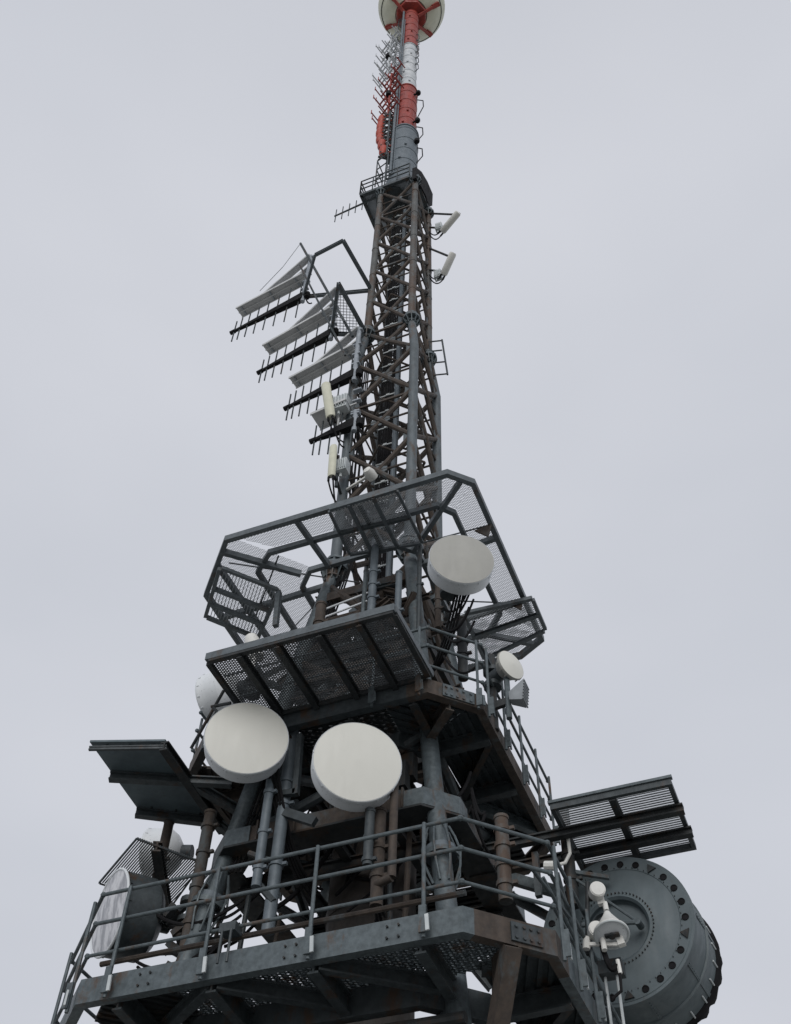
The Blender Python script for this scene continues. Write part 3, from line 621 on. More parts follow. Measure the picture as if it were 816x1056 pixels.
# cable run and ladder on tube
b = MB(); x = TX-.95
for xx in (-1.15, -.72): b.tube((TX+xx, TY-.95, 84), (TX+xx, TY-.8, 133), .05, 6)
z = 84.4
while z < 133: b.tube((TX-1.15, TY-.94, z), (TX-.72, TY-.94, z), .035, 5); z += .6
b.build('access_ladder', 'steel', T)
b = MB(); b.tube((TX-.55, TY-1.25, 86), (TX-.5, TY-.95, 136), .12, 8); b.tube((TX-.3, TY-1.2, 86), (TX-.3, TY-.93, 132), .06, 6); b.build('feeder_pipe', 'tube', T, True)
for z, zz in ((93.6, 89.5), (98.7, 94.6), (106, 100.5)):
    b = MB(); q = V((TX+1.1, TY+.1, z)); b.path([q, q+V((.55, 0, -.8)), q+V((.6, 0, -2.5)), V((TX+1.1, TY, zz))], .05, 6); b.build('cable', 'black', T, True)
for k_ in range(6):
    z = 114+k_*2.1; b = MB(); q = V((TX+.8, TY-.2, z)); b.path([q, q+V((.4, 0, .6)), q+V((.35, 0, 2)), q+V((.05, 0, 2.6))], .05, 6); b.build('cable', 'steel', T, True)
for z in (93.6, 98.7, 106.2):
    b = MB(); q = V((TX+.85, TY-.4, z)); b.beam(q, q+V((.45, 0, .1)), .14, .14); b.lathe([(0, -.3), (.2, -.3), (.25, -.1), (.25, .1), (.14, .3), (0, .32)], q+V((.5, 0, .12)), (0, 0, 1), 14)
    o = b.build('obstruction_light', 'black', None, True)
    tag(o, {93.6: 'black obstruction lamp lowest of three, on the grey mast section', 98.7: 'black obstruction lamp on the mast where red paint meets grey', 106.2: 'black obstruction lamp near the top of the lower red mast section'}[z], 'warning lamp', 'obstruction lamps on the tubular mast')
for zb in (89, 92):
    b = MB()
    for s_ in (0, 1): b.tube((-16.4, 30.9+s_*1.2, 85), (-16.4, 30.9+s_*1.2, 90.5), .06, 6); b.tube((-15.3, 30.6+s_*1.0, 85), (-15.3, 30.6+s_*1.0, 90.5), .06, 6)
    for z in (86.5, 88.5, 90.4): b.tube((-16.4, 30.9, z), (-15.3, 30.6, z), .05, 6); b.tube((-16.4, 30.9, z), (-16.4, 32.1, z), .05, 6)
b.build('ladder_guard', 'steel', T)

# ------------------------------------------------------------------ radome on top
RZ = 140.2; RR = 4.0
RD = thing('radome', (TX, TY, 136), 'large cream white ball radome with red arms on top of the mast', 'radome')
b = MB(); pr = []
for i in range(33):
    t = R(-62)+(R(90)-R(-62))*i/32; pr.append((RR*math.cos(t), RR*math.sin(t)))
pr = [(RR*math.cos(R(-62))-.1, RR*math.sin(R(-62))+.25)]+pr
b.lathe(pr, (TX, TY, RZ), (0, 0, 1), 64); b.lathe([(.9, RR*math.sin(R(-62))+.2), (RR*math.cos(R(-62))-.05, RR*math.sin(R(-62))+.24)], (TX, TY, RZ), (0, 0, 1), 48)
b.build('shell', 'cream', RD, True)
b = MB(); b.ring((TX, TY, RZ-1.9), (0, 0, 1), RR*.89, .05, 48); b.build('hoop', 'steel', RD, True)
b = MB(); b.lathe([(.9, 136.2), (1.75, 136.2), (1.85, 136.4), (1.85, 137.4), (.9, 137.4)], (TX, TY, 0), (0, 0, 1), 8, True); b.build('hub', 'red', RD)
for k_, px in enumerate(((399, 28), (442, 33), (457, 2), (402, -6))):
    q = atH(*px, 137.6); q = V((TX, TY, 137.6))+(q-V((TX, TY, 137.6))).normalized()*3.4; d = (q-V((TX, TY, 137.6))).normalized()
    b = MB(); b.beam(V((TX, TY, 135.4))+d*.8, q, .3, .34); b.beam(q-d*.9+V((0, 0, -.42)), q+V((0, 0, .02)), .5, .5); b.build('arm', 'red', RD)

# ------------------------------------------------------------------ dipole arrays left of the tube
def array(name, z0, z1, n, m_, label, cx_, cy_, ln):
    A = thing(name, (cx_, cy_, z0), label, 'antenna array')
    b = MB(); b.tube((cx_, cy_, z0), (cx_, cy_, z1), .12, 8); b.tube((cx_+.5, cy_+.3, z0), (cx_+.5, cy_+.3, z1), .09, 8); b.build('support_pole', m_, A)
    b = MB()
    for z in (z0+.8, z1-.8): b.beam((cx_, cy_, z), (TX-.8, TY-.2, z+.1), .16, .16)
    b.build('bracket', m_, A)
    for i in range(n):
        z = z0+(z1-z0)*(i+.5)/n; b = MB(); sgn = 1
        dA = V((.857, -.515, 0)); dB = V((.287, .958, 0)); jit = .35*math.sin(i*2.3)
        c = V((cx_, cy_, z)); e0, e1 = c-dA*(ln+jit), c+dA*(ln*.9-jit)
        b.tube(e0, e1, .085, 6)
        for t, l_ in ((0, .95), (.33, .8), (.66, .7), (1.0, .8)):
            m0 = e0.lerp(e1, t); b.tube(m0-dB*l_, m0+dB*l_*.7, .06, 6)
            if t in (0, .66): b.tube(m0-dB*l_-V((0, 0, .3)), m0-dB*l_+V((0, 0, .6)), .05, 6)
        b.tube(c, V((cx_+.5, cy_+.3, z-.6)), .07, 6)
        b.build('dipole_bay', m_, A)
    b = MB()
    for k_ in range(5): b.path(droop((cx_+.3, cy_, z0+.5+k_*(z1-z0)/5.5), (cx_+1.2, cy_+.2, z0+1.5+k_*(z1-z0)/5.5), .5), .05, 6)
    b.tube((cx_-.1, cy_-.1, (z0+z1)/2-.5), (cx_-.1, cy_-.1, (z0+z1)/2+.3), .28, 8); b.build('feed_cable', 'black', A)
    return A
array('dipole_array', 112.5, 127.0, 7, 'wpaint', 'white dipole antenna array beside the white mast section below the ball', -16.3, 31.0, 1.45)
array('dipole_array', 100.8, 113.5, 6, 'red', 'red dipole antenna array beside the red mast section', -15.85, 31.0, 1.5)
# orange panel stack
PA = thing('panel_antenna', (-16.9, 31.0, 90), 'orange red stack of rounded antenna panels left of the grey mast section', 'panel antenna')
for k_ in range(6):
    z = 92.3+k_*1.6; c = V((-15.95-(.0, .2, .42, .5, .5, .45)[k_], 30.9, z)); b = MB()
    pr = [(0, -.84), (.2, -.84), (.33, -.6), (.37, 0), (.33, .6), (.2, .84), (0, .84)]
    b.lathe(pr, c, (.05, 0, 1), 16); b.beam(c+V((.3, .1, -.5)), c+V((.95, .2, -.5)), .12, .12); b.build('panel_cover', 'orange', PA, True)
b = MB()
for yy in (30.8, 31.4): b.tube((-15.55, yy, 90.2), (-15.55, yy, 101.5), .09, 8)
z = 90.5
while z < 101: b.tube((-15.55, 30.8, z), (-15.55, 31.4, z), .05, 6); b.tube((-16.2, 30.8, z), (-15.5, 30.9, z+.4), .06, 6); b.tube((-16.1, 30.6, z+.3), (-15.4, 31.2, z), .05, 6); z += .8
b.build('frame', 'steel', PA)
for z in (92, 97, 100.8): MB().beam((-16.5, 31.1, z), (TX-.9, TY-.1, z), .15, .15).build('bracket', 'steel', PA)
b = MB(); 
for k_ in range(5): b.path(droop((-16.4, 31, 91+k_*2), (-15.7, 31.2, 93+k_*2), .4), .07, 6)
b.build('feed_cable', 'black', PA)

# ------------------------------------------------------------------ yagi at P4
q0 = atH(378, 208, 82.3); q1 = atH(345, 223, 82.3)
Y = thing('yagi_antenna', q0, 'small dark yagi antenna pointing left from the railed head platform', 'yagi antenna')
b = MB(); b.tube(q0+(q0-q1)*.35, q1, .09, 8, .07); b.build('boom', 'steel', Y)
for i in range(5):
    p = q0.lerp(q1, .12+i*.21); MB().tube(p-V((0, 0, 1.15)), p+V((0, 0, 1.15)), .045, 6).build('element', 'steel', Y)

# ------------------------------------------------------------------ cellular panel antennas
def cell(name, bot, top, wd, label, leg_pts, m='cream', box=None, facing=(0, -1, 0)):
    bot, top = V(bot), V(top); A = thing(name, bot, label, 'panel antenna', 'white panel antennas on the mast')
    d = (top-bot).normalized(); sd_ = d.cross(V(facing)).normalized(); fr = sd_.cross(d)
    b = MB(); pr = []
    for i in range(12):
        t = 2*math.pi*i/12; pr.append((math.cos(t)*wd*.5, math.sin(t)*wd*.36))
    k = len(b.v)
    for c, s_ in ((bot-d*.1, .8), (bot, 1), (top, 1), (top+d*.1, .8)):
        for x, y in pr: b.v.append(c+sd_*x*s_+fr*y*s_)
    for j in range(3):
        for i in range(12): i2 = (i+1) % 12; b.f.append((k+j*12+i, k+j*12+i2, k+j*12+12+i2, k+j*12+12+i))
    b.f.append(tuple(range(k, k+12))); b.f.append(tuple(range(k+47, k+35, -1)))
    b.build('cover', m, A, True)
    back = -fr*wd*.9
    b = MB(); pb, pt = bot+back*1.6-V((0, 0, .2)), top+back*1.6; pb.x = pb.x; b.tube(pb, pt, .09, 8); b.build('mounting_pipe', 'steel', A)
    for t, lp in zip((.12, .9), leg_pts):
        p = bot.lerp(top, t); b = MB(); b.beam(p, p+back*1.6, .14, .14); b.tube(p+back*1.6, V(lp), .08, 8); b.build('bracket', 'dark', A)
    b = MB()
    for s_ in (-.15, .1): b.tube(bot+sd_*s_-d*.1, bot+sd_*s_-d*.4, .07, 6)
    e = V(leg_pts[0]); b.path(droop(bot-d*.4-sd_*.15, e-V((0, 0, .5)), .5), .045, 6); b.path(droop(bot-d*.4+sd_*.1, e-V((0, 0, .8)), .9), .045, 6); b.build('feed_cable', 'black', A)
    if box:
        c, s3 = box; b = MB(); c = V(c); b.beam(c-V((0, 0, s3[2]/2)), c+V((0, 0, s3[2]/2)), s3[0], s3[1], (0, 1, 0))
        for i in range(5): b.beam(c+V((-s3[0]*.4+i*s3[0]*.2, -s3[1]/2-.04, -s3[2]*.42)), c+V((-s3[0]*.4+i*s3[0]*.2, -s3[1]/2-.04, s3[2]*.42)), .04, .1, (0, 1, 0))
        b.tube(c-V((.1, 0, s3[2]/2+.3)), c-V((.1, 0, s3[2]/2)), .07, 6); b.build('radio_unit', 'galvb', A)
    return A
def atP(x, y, Yd): return atY(x, y, Yd)
lR = lambda z: leg(1, 1, z)
for (pb, pt, z1_, z2_, lab, bx) in (((457, 238), (472, 220), 79.6, 82.2, 'cream panel antenna leaning out from the mast, upper of the two on the right', (453, 235)), ((458, 282), (467, 262), 72.4, 76.0, 'cream panel antenna leaning out from the mast, lower of the two on the right', (452, 284))):
    B0 = atY(*pb, 32.0); T0 = atY(*pt, 31.2); cbx = atY(*bx, 32.4)
    cell('panel_antenna', B0, T0, .5, lab, (lR(z1_), lR(z2_)), 'white', (cbx, (.5, .4, .9)), (.6, -.6, -.4))
B0 = atY(341, 429, 28.8); T0 = atY(336, 397, 28.8)
cell('panel_antenna', B0, T0, .55, 'cream panel antenna left of the mast above the small dark log periodic boom', (leg(-1, -1, B0.z-.5), leg(-1, -1, T0.z-1)), 'cream', (atY(352, 417, 29.3), (.85, .5, 1.2)))
B0 = atY(342, 490, 28.6); T0 = atY(344, 461, 28.6)
cell('panel_antenna', B0, T0, .42, 'slim cream panel antenna left of the mast just above the mesh canopy', (leg(-1, -1, B0.z), leg(-1, -1, T0.z)), 'cream', (atY(354, 482, 29.2), (.55, .5, .9)))
MC = MB(); c = atY(372, 490, 29.6); c = c+V((.55, 0, -.2)); MC.lathe([(0, -.25), (.27, -.25), (.29, .1), (.2, .35), (0, .4)], c, (-.2, -1, .1), 20); MC.beam(c, leg(-1, -1, c.z), .12, .12)
tag(MC.build('small_dish', 'white', None, True), 'tiny white drum antenna behind the slim panel antenna on the left leg', 'dish antenna')
# side step frame at right leg
b = MB()
for dx, dy in ((.2, -.4), (1.0, -.2)):
    b.tube(leg(1, 1, 57.5)+V((dx, dy, 0)), leg(1, 1, 61.5)+V((dx, dy, 0)), .06, 6)
for z in (57.6, 58.9, 60.2, 61.4): b.tube(leg(1, 1, z)+V((.2, -.4, 0)), leg(1, 1, z)+V((1.0, -.2, 0)), .055, 6)
b.build('step_frame', 'steel', T)

# ------------------------------------------------------------------ log periodic antennas
LPB = {}
def logper(H, B, Tp, mast_h, label, nel, trough=True, shift=(0, 0)):
    b0 = atH(*B, H); t0 = atH(*Tp, H); d = (t0-b0); Ln = d.length; d.normalize(); sd_ = V((-d.y, d.x, 0))
    A = thing('log_periodic_antenna', b0, label, 'directional antenna', 'log periodic antennas left of the mast')
    b = MB(); P = []
    for c, hh in ((b0, .38), (t0, .09)):
        for x, y in ((-1, -1), (1, -1), (1, 1), (-1, 1)): P.append(c+sd_*x*(.08+.45*(hh-.09))+V((0, 0, y*hh)))
    b.hexa(P); b.tube(t0-d*.1, t0+d*.25, .16, 8); b.tube(b0-d*.3-V((0, 0, .35)), b0-d*.3+V((0, 0, .2)), .2, 10); b.build('boom', 'black', A)
    for i in range(nel):
        f_ = 1-(1-i/(nel-1))**1.0; f_ = .99-.93*(i/(nel-1))**1.25; p = b0.lerp(t0, f_); l_ = 1.35+1.25*(1-f_)
        MB().tube(p-V((0, 0, l_)), p+V((0, 0, l_)), .05, 6).build('element', 'steel', A)
    mz = mast_h; MB().tube(b0-V((0, 0, .7)), b0+V((0, 0, mz)), .15, 10).build('mast', 'galvm', A, True)
    b = MB()
    for z in (.1, 1.1, 2.2, 3.3, mz-.3): b.beam(b0+V((-.25, 0, z)), b0+V((.25, 0, z)), .26, .12)
    b.build('clamps', 'galvm', A)
    if trough:
        tz = V((0, 0, 3.0)); p, q = b0+tz+d*.15, t0+tz-V((0, 0, .25)); b = MB()
        b.beam(p, q, .76, .05); b.beam(p, q, .06, .2, (0, 0, 1), (.4, -.06)); b.beam(p, q, .06, .2, (0, 0, 1), (-.4, -.06)); b.beam(p, q, .07, .14, (0, 0, 1), (0, -.08)); b.build('ice_cover', 'alu', A)
        m0 = b0+V((0, 0, mz-.35))
        for w1, w2, f1, o_ in ((b0+V((0, 0, mz-.2)), p.lerp(q, .64), .42, .1), (b0+V((0, 0, mz*.74)), p.lerp(q, .34), .28, -.05)):
            w1 = w1+sd_*o_; w2 = w2+sd_*o_+V((0, 0, .12))
            MB().beam(w1, w2, f1, .05).beam(w1, w2, .05, .16, (0, 0, 1), (f1/2, -.04)).beam(w1, w2, .05, .16, (0, 0, 1), (-f1/2, -.04)).build('stay', 'alu', A)
        for t in (.12, .5, .93):
            c = p.lerp(q, t); MB().beam(c-sd_*.36+V((0, 0, -.1)), c+sd_*.36+V((0, 0, -.1)), .1, .05).build('cover_rib', 'galvm', A)
    b = MB()
    b.path(droop(b0-d*.2-V((0, 0, .3)), b0-d*.2+V((.5, .1, -1.2)), .35), .05, 6); b.build('feed_cable', 'black', A)
    LPB[H] = b0; return A, b0, d
logper(66, (313, 306), (241, 342), 6.1, 'black log periodic antenna under a grey cover, topmost of the stack', 8)
logper(60, (342, 344), (269, 383), 5.9, 'black log periodic antenna under a grey cover, second from the top', 8)
logper(54, (366, 386), (297, 420), 5.3, 'black log periodic antenna under a grey cover, third down and right at the leg', 8)
A4, b4, d4 = logper(48.6, (366, 437), (324, 454), 1.2, 'small black log periodic antenna below the three large ones', 5, False)
b = MB(); p, q = b4+V((0, 0, 2.0))+d4*.4, b4+V((0, 0, 1.9))+d4*2.6; b.beam(p, q, 1.1, .05); b.beam(p, q, .06, .2, (0, 0, 1), (.56, -.07)); b.beam(p, q, .06, .2, (0, 0, 1), (-.56, -.07)); b.beam(p, p-d4*.4, .1, .1); b.beam(p.lerp(q, .3), p.lerp(q, .3)-V((0, 0, 1.7)), .1, .1); b.build('ice_cover', 'alu', A4)
# outrigger frames of the array
for H, cpx, lab in ((66, (354, 248), 'upper'), (60, (349, 292), 'lower')):
    lg = leg(-1, -1, H); bb = LPB[H]; c = atH(*cpx, H)
    F_ = thing('outrigger_frame', lg, 'grey steel outrigger frame carrying the topmost log periodic antenna' if H == 66 else 'grey steel outrigger frame with mesh carrying the second log periodic antenna', 'bracket frame')
    MB().ibeam(lg, c, .22, .28, .05).build('arm', 'frame', F_); MB().chan(c, c.lerp(bb, 1)+V((0, 0, .0)) if H == 60 else atH(325, 263, H), .2, .24, .05).build('cross_arm', 'frame', F_)
    b = MB(); b.ibeam(lg+V((0, 0, .02)), bb, .2, .26, .05); b.build('cross_arm', 'frame', F_)
    if H == 66:
        e = atH(325, 263, 66); b = MB(); b.tube(e, bb, .1, 8); b.build('tie', 'frame', F_)
    else:
        b = MB(); cc = lg.lerp(c, .1); pl = [bb+V((0, 0, .12)), lg+V((0, 0, .12)), c+V((0, 0, .12))]; b.grid(pl, [0, R(90)], .2, .035, .03); b.build('mesh_panel', 'mesh', F_)
b = MB(); p1 = atH(310, 251, 72); p2 = LPB[54]+V((-.3, -.2, 4.2)); b.tube(p1, p2, .09, 6); b.tube(p1+V((-.1, .6, -2.2)), LPB[54]+V((-.6, -.3, 2)), .07, 6)
b.path([p1, atH(292, 275, 69), atH(268, 300, 67.9)], .02, 4)
tag(b.build('stay_rods', 'steel', None), 'two long thin dark steel rods tying the log periodic antennas together', 'stay rods')

# ------------------------------------------------------------------ P3 mesh canopy
H3 = 36.9
C3 = thing('mesh_canopy', (AXX, AXY, H3-.5), 'large octagonal steel canopy with diamond mesh round the foot of the mast', 'ice canopy')
def h3(x, y, H=H3): p = atH(x, y, H); return p
o5 = [h3(208, 613), h3(230, 555), h3(462, 487), h3(490, 497), h3(563, 659), h3(531, 680)]
xl, xr = -21.85, -8.04; yf, yb = 25.82, 37.5
o5 = [V((xl, 28.5, H3)), V((-19.4, yf, H3)), V((-8.95, yf, H3)), V((xr, 26.72, H3)), V((xr, 36.7, H3)), V((-9.4, yb, H3)), V((-19.4, yb, H3)), V((xl, 35, H3))]
m5 = [V((x, y, H3)) for x, y in ((-19.0, 28.1), (-17.95, 27.2), (-9.95, 27.3), (-9.35, 28.0), (-9.35, 34.4), (-10.4, 35.6), (-17.9, 35.6), (-19.0, 34.5))]
n5 = [V((x, y, H3)) for x, y in ((-17.5, 29.65), (-16.7, 28.8), (-12.35, 28.8), (-11.6, 29.5), (-11.6, 33.6), (-12.4, 34.4), (-16.7, 34.4), (-17.5, 33.6))]
def secring(pts, w_, h_, nm, m_):
    for i in range(8):
        p, q = pts[i], pts[(i+1) % 8]
    return MB().sweep([p-V((0, 0, h_)) for p in pts], BX(w_, h_)).build(nm, m_, C3)
secring(o5, .22, .32, 'outer_beam', 'frame'); secring(m5, .2, .27, 'middle_beam', 'frame'); secring(n5, .2, .27, 'inner_beam', 'frame')
for i in range(8):
    p, q = o5[i]*.5+o5[(i+1) % 8]*.5, None
rad = [(-19.9, 26.4, -17.1, 28.9), (-20.4, 27.1, -20.2, 35.9), (-21.6, 30.1, -15.9, 29.95), (-15.95, 26, -15.7, 28.9), (-8.6, 26.45, -11.8, 29.3), (-8.25, 29.9, -11.7, 30.2), (-8.25, 33.9, -11.7, 34.1), (-13.0, 26, -13.0, 28.9), (-8.6, 36.7, -12.1, 34.1), (-19.8, 37.3, -16.9, 34.1), (-14.2, 37.3, -14.2, 34.3), (-21.6, 34.3, -17.4, 33.2)]
for k_, (xa, ya, xb, yb_) in enumerate(rad):
    z = H3-.2-.013*k_; MB().beam((xa, ya, z), (xb, yb_, z), .2, .3-.007*k_).build('radial_beam', 'frame', C3)
# mesh segments, one per side
zt = V((0, 0, .05))
for i in range(8):
    p, q = o5[i], o5[(i+1) % 8]; a, c = n5[i], n5[(i+1) % 8]
    if i in (2, 3): a, c = m5[i], m5[(i+1) % 8]
    # lie the sheet on the beams
    b = MB(); a, c = [x.lerp(y, .0) for x, y in ((a, p), (c, q))]
    if i in (1,): a, c = V((-17.7, 27.2, H3)), m5[2]
    p, q = p.lerp(a, .05), q.lerp(c, .05); b.grid([p+zt, q+zt, c+zt, a+zt], [R(32), R(-32)], .085, .0125, .012, True); b.build('mesh_panel', 'mesh', C3)
b = MB(); zz = V((0, 0, -.15))
for p, q in ((V((-19.9, 27.2, H3)), V((-14.5, 31, H3+.4))), (V((-8.3, 29.2, H3)), V((-13, 29.9, H3+1))), (V((-8.2, 34.2, H3)), V((-12.7, 33.5, H3+1.2))), (V((-20.6, 33, H3)), V((-15.8, 30.5, H3+1))), (V((-17.6, 27.6, H3)), V((-20.9, 31.4, H3))), (V((-16.2, 29.6, H3)), V((-19.6, 33.6, H3)))):
    MB().tube(p+zz, q+zz, .035, 6).build('tie_rod', 'steel', C3)
for y_ in (29.0, 33.6): b = MB(); b.plate([(-8.1, y_, H3-.35), (-8.9, y_+.1, H3-.35), (-8.3, y_+.1, H3-1.0)], (0, .08, 0)); b.build('gusset_plate', 'rust', C3)
# three hung mesh shields on the canopy
def shield(name, pts, label, bars, wd=.2, pitch=.13, w_=.045, mm='mesh', mb='steel', dirs=(32, -32), thick=.3, cat='ice shield', long_first=True):
    P = [V(p) for p in pts]; cen = sum(P, V())/len(P); A = thing(name, cen, label, cat)
    for i in range(4):
        p, q = P[i], P[(i+1) % 4]; d = (q-p).normalized(); MB().beam(p+d*wd*.5, q-d*wd*.5 if i % 2 else q+d*wd*.0, wd-.004*i, wd*1.1-.006*i).build('edge_beam', mb, A)
    b = MB(); up = V((0, 0, wd*.55+.03)); b.grid([p+up for p in P], [R(x) for x in dirs], pitch, w_, .02); b.build('mesh_panel', mm, A)
    for t in bars: MB().ibeam(P[0].lerp(P[1], t)-V((0, 0, .05)), P[3].lerp(P[2], t)-V((0, 0, .05)), wd*1.1, thick, .05).build('rib', mb, A)
    return A, P
Hq = H3-.55
A, P = shield('ice_shield', [atH(339, 526, Hq), atH(409, 505, Hq), atH(436, 560, Hq), atH(361, 572, Hq)], 'rectangular mesh shield hung under the front of the octagonal canopy', (.3, .66), .13, .085, .02, 'mesh', 'frame', thick=.16)
MB().beam(P[0].lerp(P[3], .5)-V((0, 0, .03)), P[1].lerp(P[2], .5)-V((0, 0, .03)), .13, .2).build('rib', 'steel', A)
Hq = H3-.9
A, P = shield('ice_shield', [atH(227, 585, Hq), atH(212, 636, Hq), atH(266, 658, Hq), atH(288, 609, Hq)], 'slanting mesh shield on the left corner of the octagonal canopy', (), .17, .15, .035, 'mesh', 'frame', (0,))
for t in (.42, .72): MB().beam(P[0].lerp(P[1], t), P[3].lerp(P[2], t), .17, .2).build('rib', 'frame', A)
MB().beam(P[3]+V((0, 0, -.1)), P[3]+V((.1, 0, -2.3)), .22, .22).build('hanger', 'frame', A)
Hq = H3-.6
A, P = shield('ice_shield', [atH(478, 633, Hq), atH(549, 617, Hq), atH(563, 650, Hq), atH(500, 680, Hq)], 'mesh shield at the rear right corner of the canopy above the small round dish', (), .17, .1, .018, 'mesh', 'frame')
MB().ibeam(P[0].lerp(P[3], .5), P[1].lerp(P[2], .5), .18, .22, .05).build('rib', 'frame', A)

# ------------------------------------------------------------------ P2 front ice shield
zs = H2+.05
A, P = shield('ice_shield', [(-16.75, 22.9, zs), (-9.9, 22.95, zs), (-9.9, 26.25, zs), (-16.75, 26.25, zs)], 'long perforated ice shield above the two big cream dishes', (.18, .385, .61, .82), .18, .085, .026, 'meshd', 'dark', (30, -30, 90), .34)
b = MB(); b.beam((-16.8, 22.86, zs+.16), (-9.85, 22.9, zs+.16), .12, .3); b.build('front_lip', 'frame', A); MB().beam((-9.85, 22.95, zs+.14), (-9.8, 26.3, zs+.14), .1, .26).build('side_lip', 'frame', A)
for z_, yy in ((zs+.25, 24.0), (zs+.25, 25.1)): MB().tube((-16.7, yy, z_), (-9.9, yy, z_), .04, 6).build('cross_rod', 'galv', A)
# side hangers left
b = MB(); b.tube(atY(231, 712, 24.6), atY(197, 772, 25.4), .06, 6); b.tube(atY(224, 733, 24.6), atY(211, 760, 25), .06, 6); b.tube(atY(218, 729, 24.6), atY(238, 725, 24.6), .06, 6); b.tube(atY(220, 730, 24.6), atY(226, 736, 24.6), .06, 6); b.build('side_strut', 'dark', A)
b = MB(); b.tube(atY(217, 670, 25), atY(262, 655, 26), .01, 4)

# ------------------------------------------------------------------ drum dishes
def nrm(yaw, tilt=0): y, t = R(yaw), R(tilt); return V((math.cos(t)*math.sin(y), -math.cos(t)*math.cos(y), -math.sin(t)))
def drum(C, n, r, Ln, label, face='dish', shell='shell', to=None, lip=True, name='drum_antenna', group='drum dishes on the tower', deep=0):
    C = V(C); A = thing(name, C-V((0, 0, r)), label, 'dish antenna', group); n = n.normalized()
    MB().lathe([(0, .10), (r*.08, .095), (r*.3, .08), (r*.6, .05), (r*.9, .012), (r*.985, 0), (r*.985, -.05)], C, n, 72).build('radome_cover', face, A, True)
    b = MB(); b.lathe([(r*.985, -.02), (r*1.0, -.0), (r*1.012, -.03), (r*1.012, -.1), (r, -.12), (r*.995, -Ln*.5), (r, -Ln*.5-.03), (r*.985, -Ln), (r*.75, -Ln-.28), (r*.35, -Ln-.5), (0, -Ln-.55)], C, n, 72)
    a_, b2_ = perp(n)
    for i in range(14):
        t = 2*math.pi*(i+.3)/14; d = a_*math.cos(t)+b2_*math.sin(t); p = C+d*r*1.01-n*.08; b.beam(p-n*.1, p+n*.02, .035, .03, d)
    b.build('shell', shell, A, True)
    b = MB(); b.tube(C-n*(Ln+.45), C-n*(Ln+.9), .28, 14)
    if to is not None:
        to = V(to); e = C-n*(Ln+.85)
        for s_ in (-.35, .35): b.beam(e+V((0, 0, s_*.2)), V((to.x, to.y, e.z+s_)), .14, .18); b.tube(V((to.x, to.y, e.z+s_-.09)), V((to.x, to.y, e.z+s_+.09)), .34, 12)
    b.build('mount', 'steel', A, True); return A
drum((-16.018, 25, 23.977), nrm(30.7, 5), 1.42, .62, 'large round cream drum dish, left of the two under the long ice shield', to=(-16.2, 26.3))
drum((-11.819, 25, 21.845), nrm(32.7, 6.7), 1.41, .68, 'large round cream drum dish, right of the two under the long ice shield', to=(-12.4, 26.4))
drum((-8.82, 27, 32.418), nrm(28.4, 5.7), 1.29, .72, 'grey covered drum dish hanging right of the mast under the octagonal canopy', 'dishg', to=(-9.9, 28.4))
D4c = V((-7.75, 28.9, 28.1)); 
def onray(x, y, X): return atX(x, y, X)
c4 = onray(527.5, 685.5, -7.6); drum(c4, nrm(60), .60, .08, 'small round cream dish outside the right railing of the upper walkway', 'dish', 'dishg', to=(c4.x-.9, c4.y+.5))
b = MB(); b.tube((c4.x-.9, c4.y+.5, 25.4), (c4.x-.9, c4.y+.5, c4.z+1.2), .14, 10); b.build('antenna_pole', 'dark', T, True)
# horn below
ch = atX(533, 719, -7.5); HN = thing('sector_antenna', ch, 'grey ribbed wedge shaped antenna below the small round dish', 'antenna')
b = MB(); f0 = ch+V((.35, -.1, 0)); P = [ch+V((-.3, -.2, -.2)), ch+V((-.3, .2, -.2)), ch+V((-.3, .2, .25)), ch+V((-.3, -.2, .25)), f0+V((0, -.3, -.55)), f0+V((0, .35, -.55)), f0+V((.15, .35, .65)), f0+V((.15, -.3, .65))]
b.hexa(P); 
for i in range(7): z = -.5+i*.17; b.beam(f0+V((.05+.02*i, -.36, z)), f0+V((.05+.02*i, .4, z)), .06, .05)
b.v = [ch+(v-ch)*.78 for v in b.v]; b.build('horn', 'mesh', HN)
MB().tube(ch+V((-.35, .1, -.8)), ch+V((-.35, .1, 1.6)), .11, 10).build('mounting_pipe', 'galv', HN, True)
MB().beam(ch+V((-.35, .1, 0)), ch+V((-1.0, .1, -.1)), .16, .3).build('bracket', 'dark', HN)
# hidden left dishes
c6 = atY(216, 722, 28.8); drum(c6, nrm(-95, 3), 1.05, .95, 'pale grey drum dish half hidden behind the left end of the long ice shield', 'dishg', 'shell', to=(c6.x+2, c6.y))
c0 = atY(262, 668, 27.6); b = MB(); b.lathe([(0, -.6), (.3, -.55), (.34, .3), (.25, .6), (0, .7)], c0, (-.3, -.2, 1), 16); b.tube(c0+V((.1, 0, -1.2)), c0+V((.1, 0, 0)), .09, 8)
tag(b.build('small_canister', 'white', None, True), 'small white canister antenna rising behind the long ice shield', 'antenna')
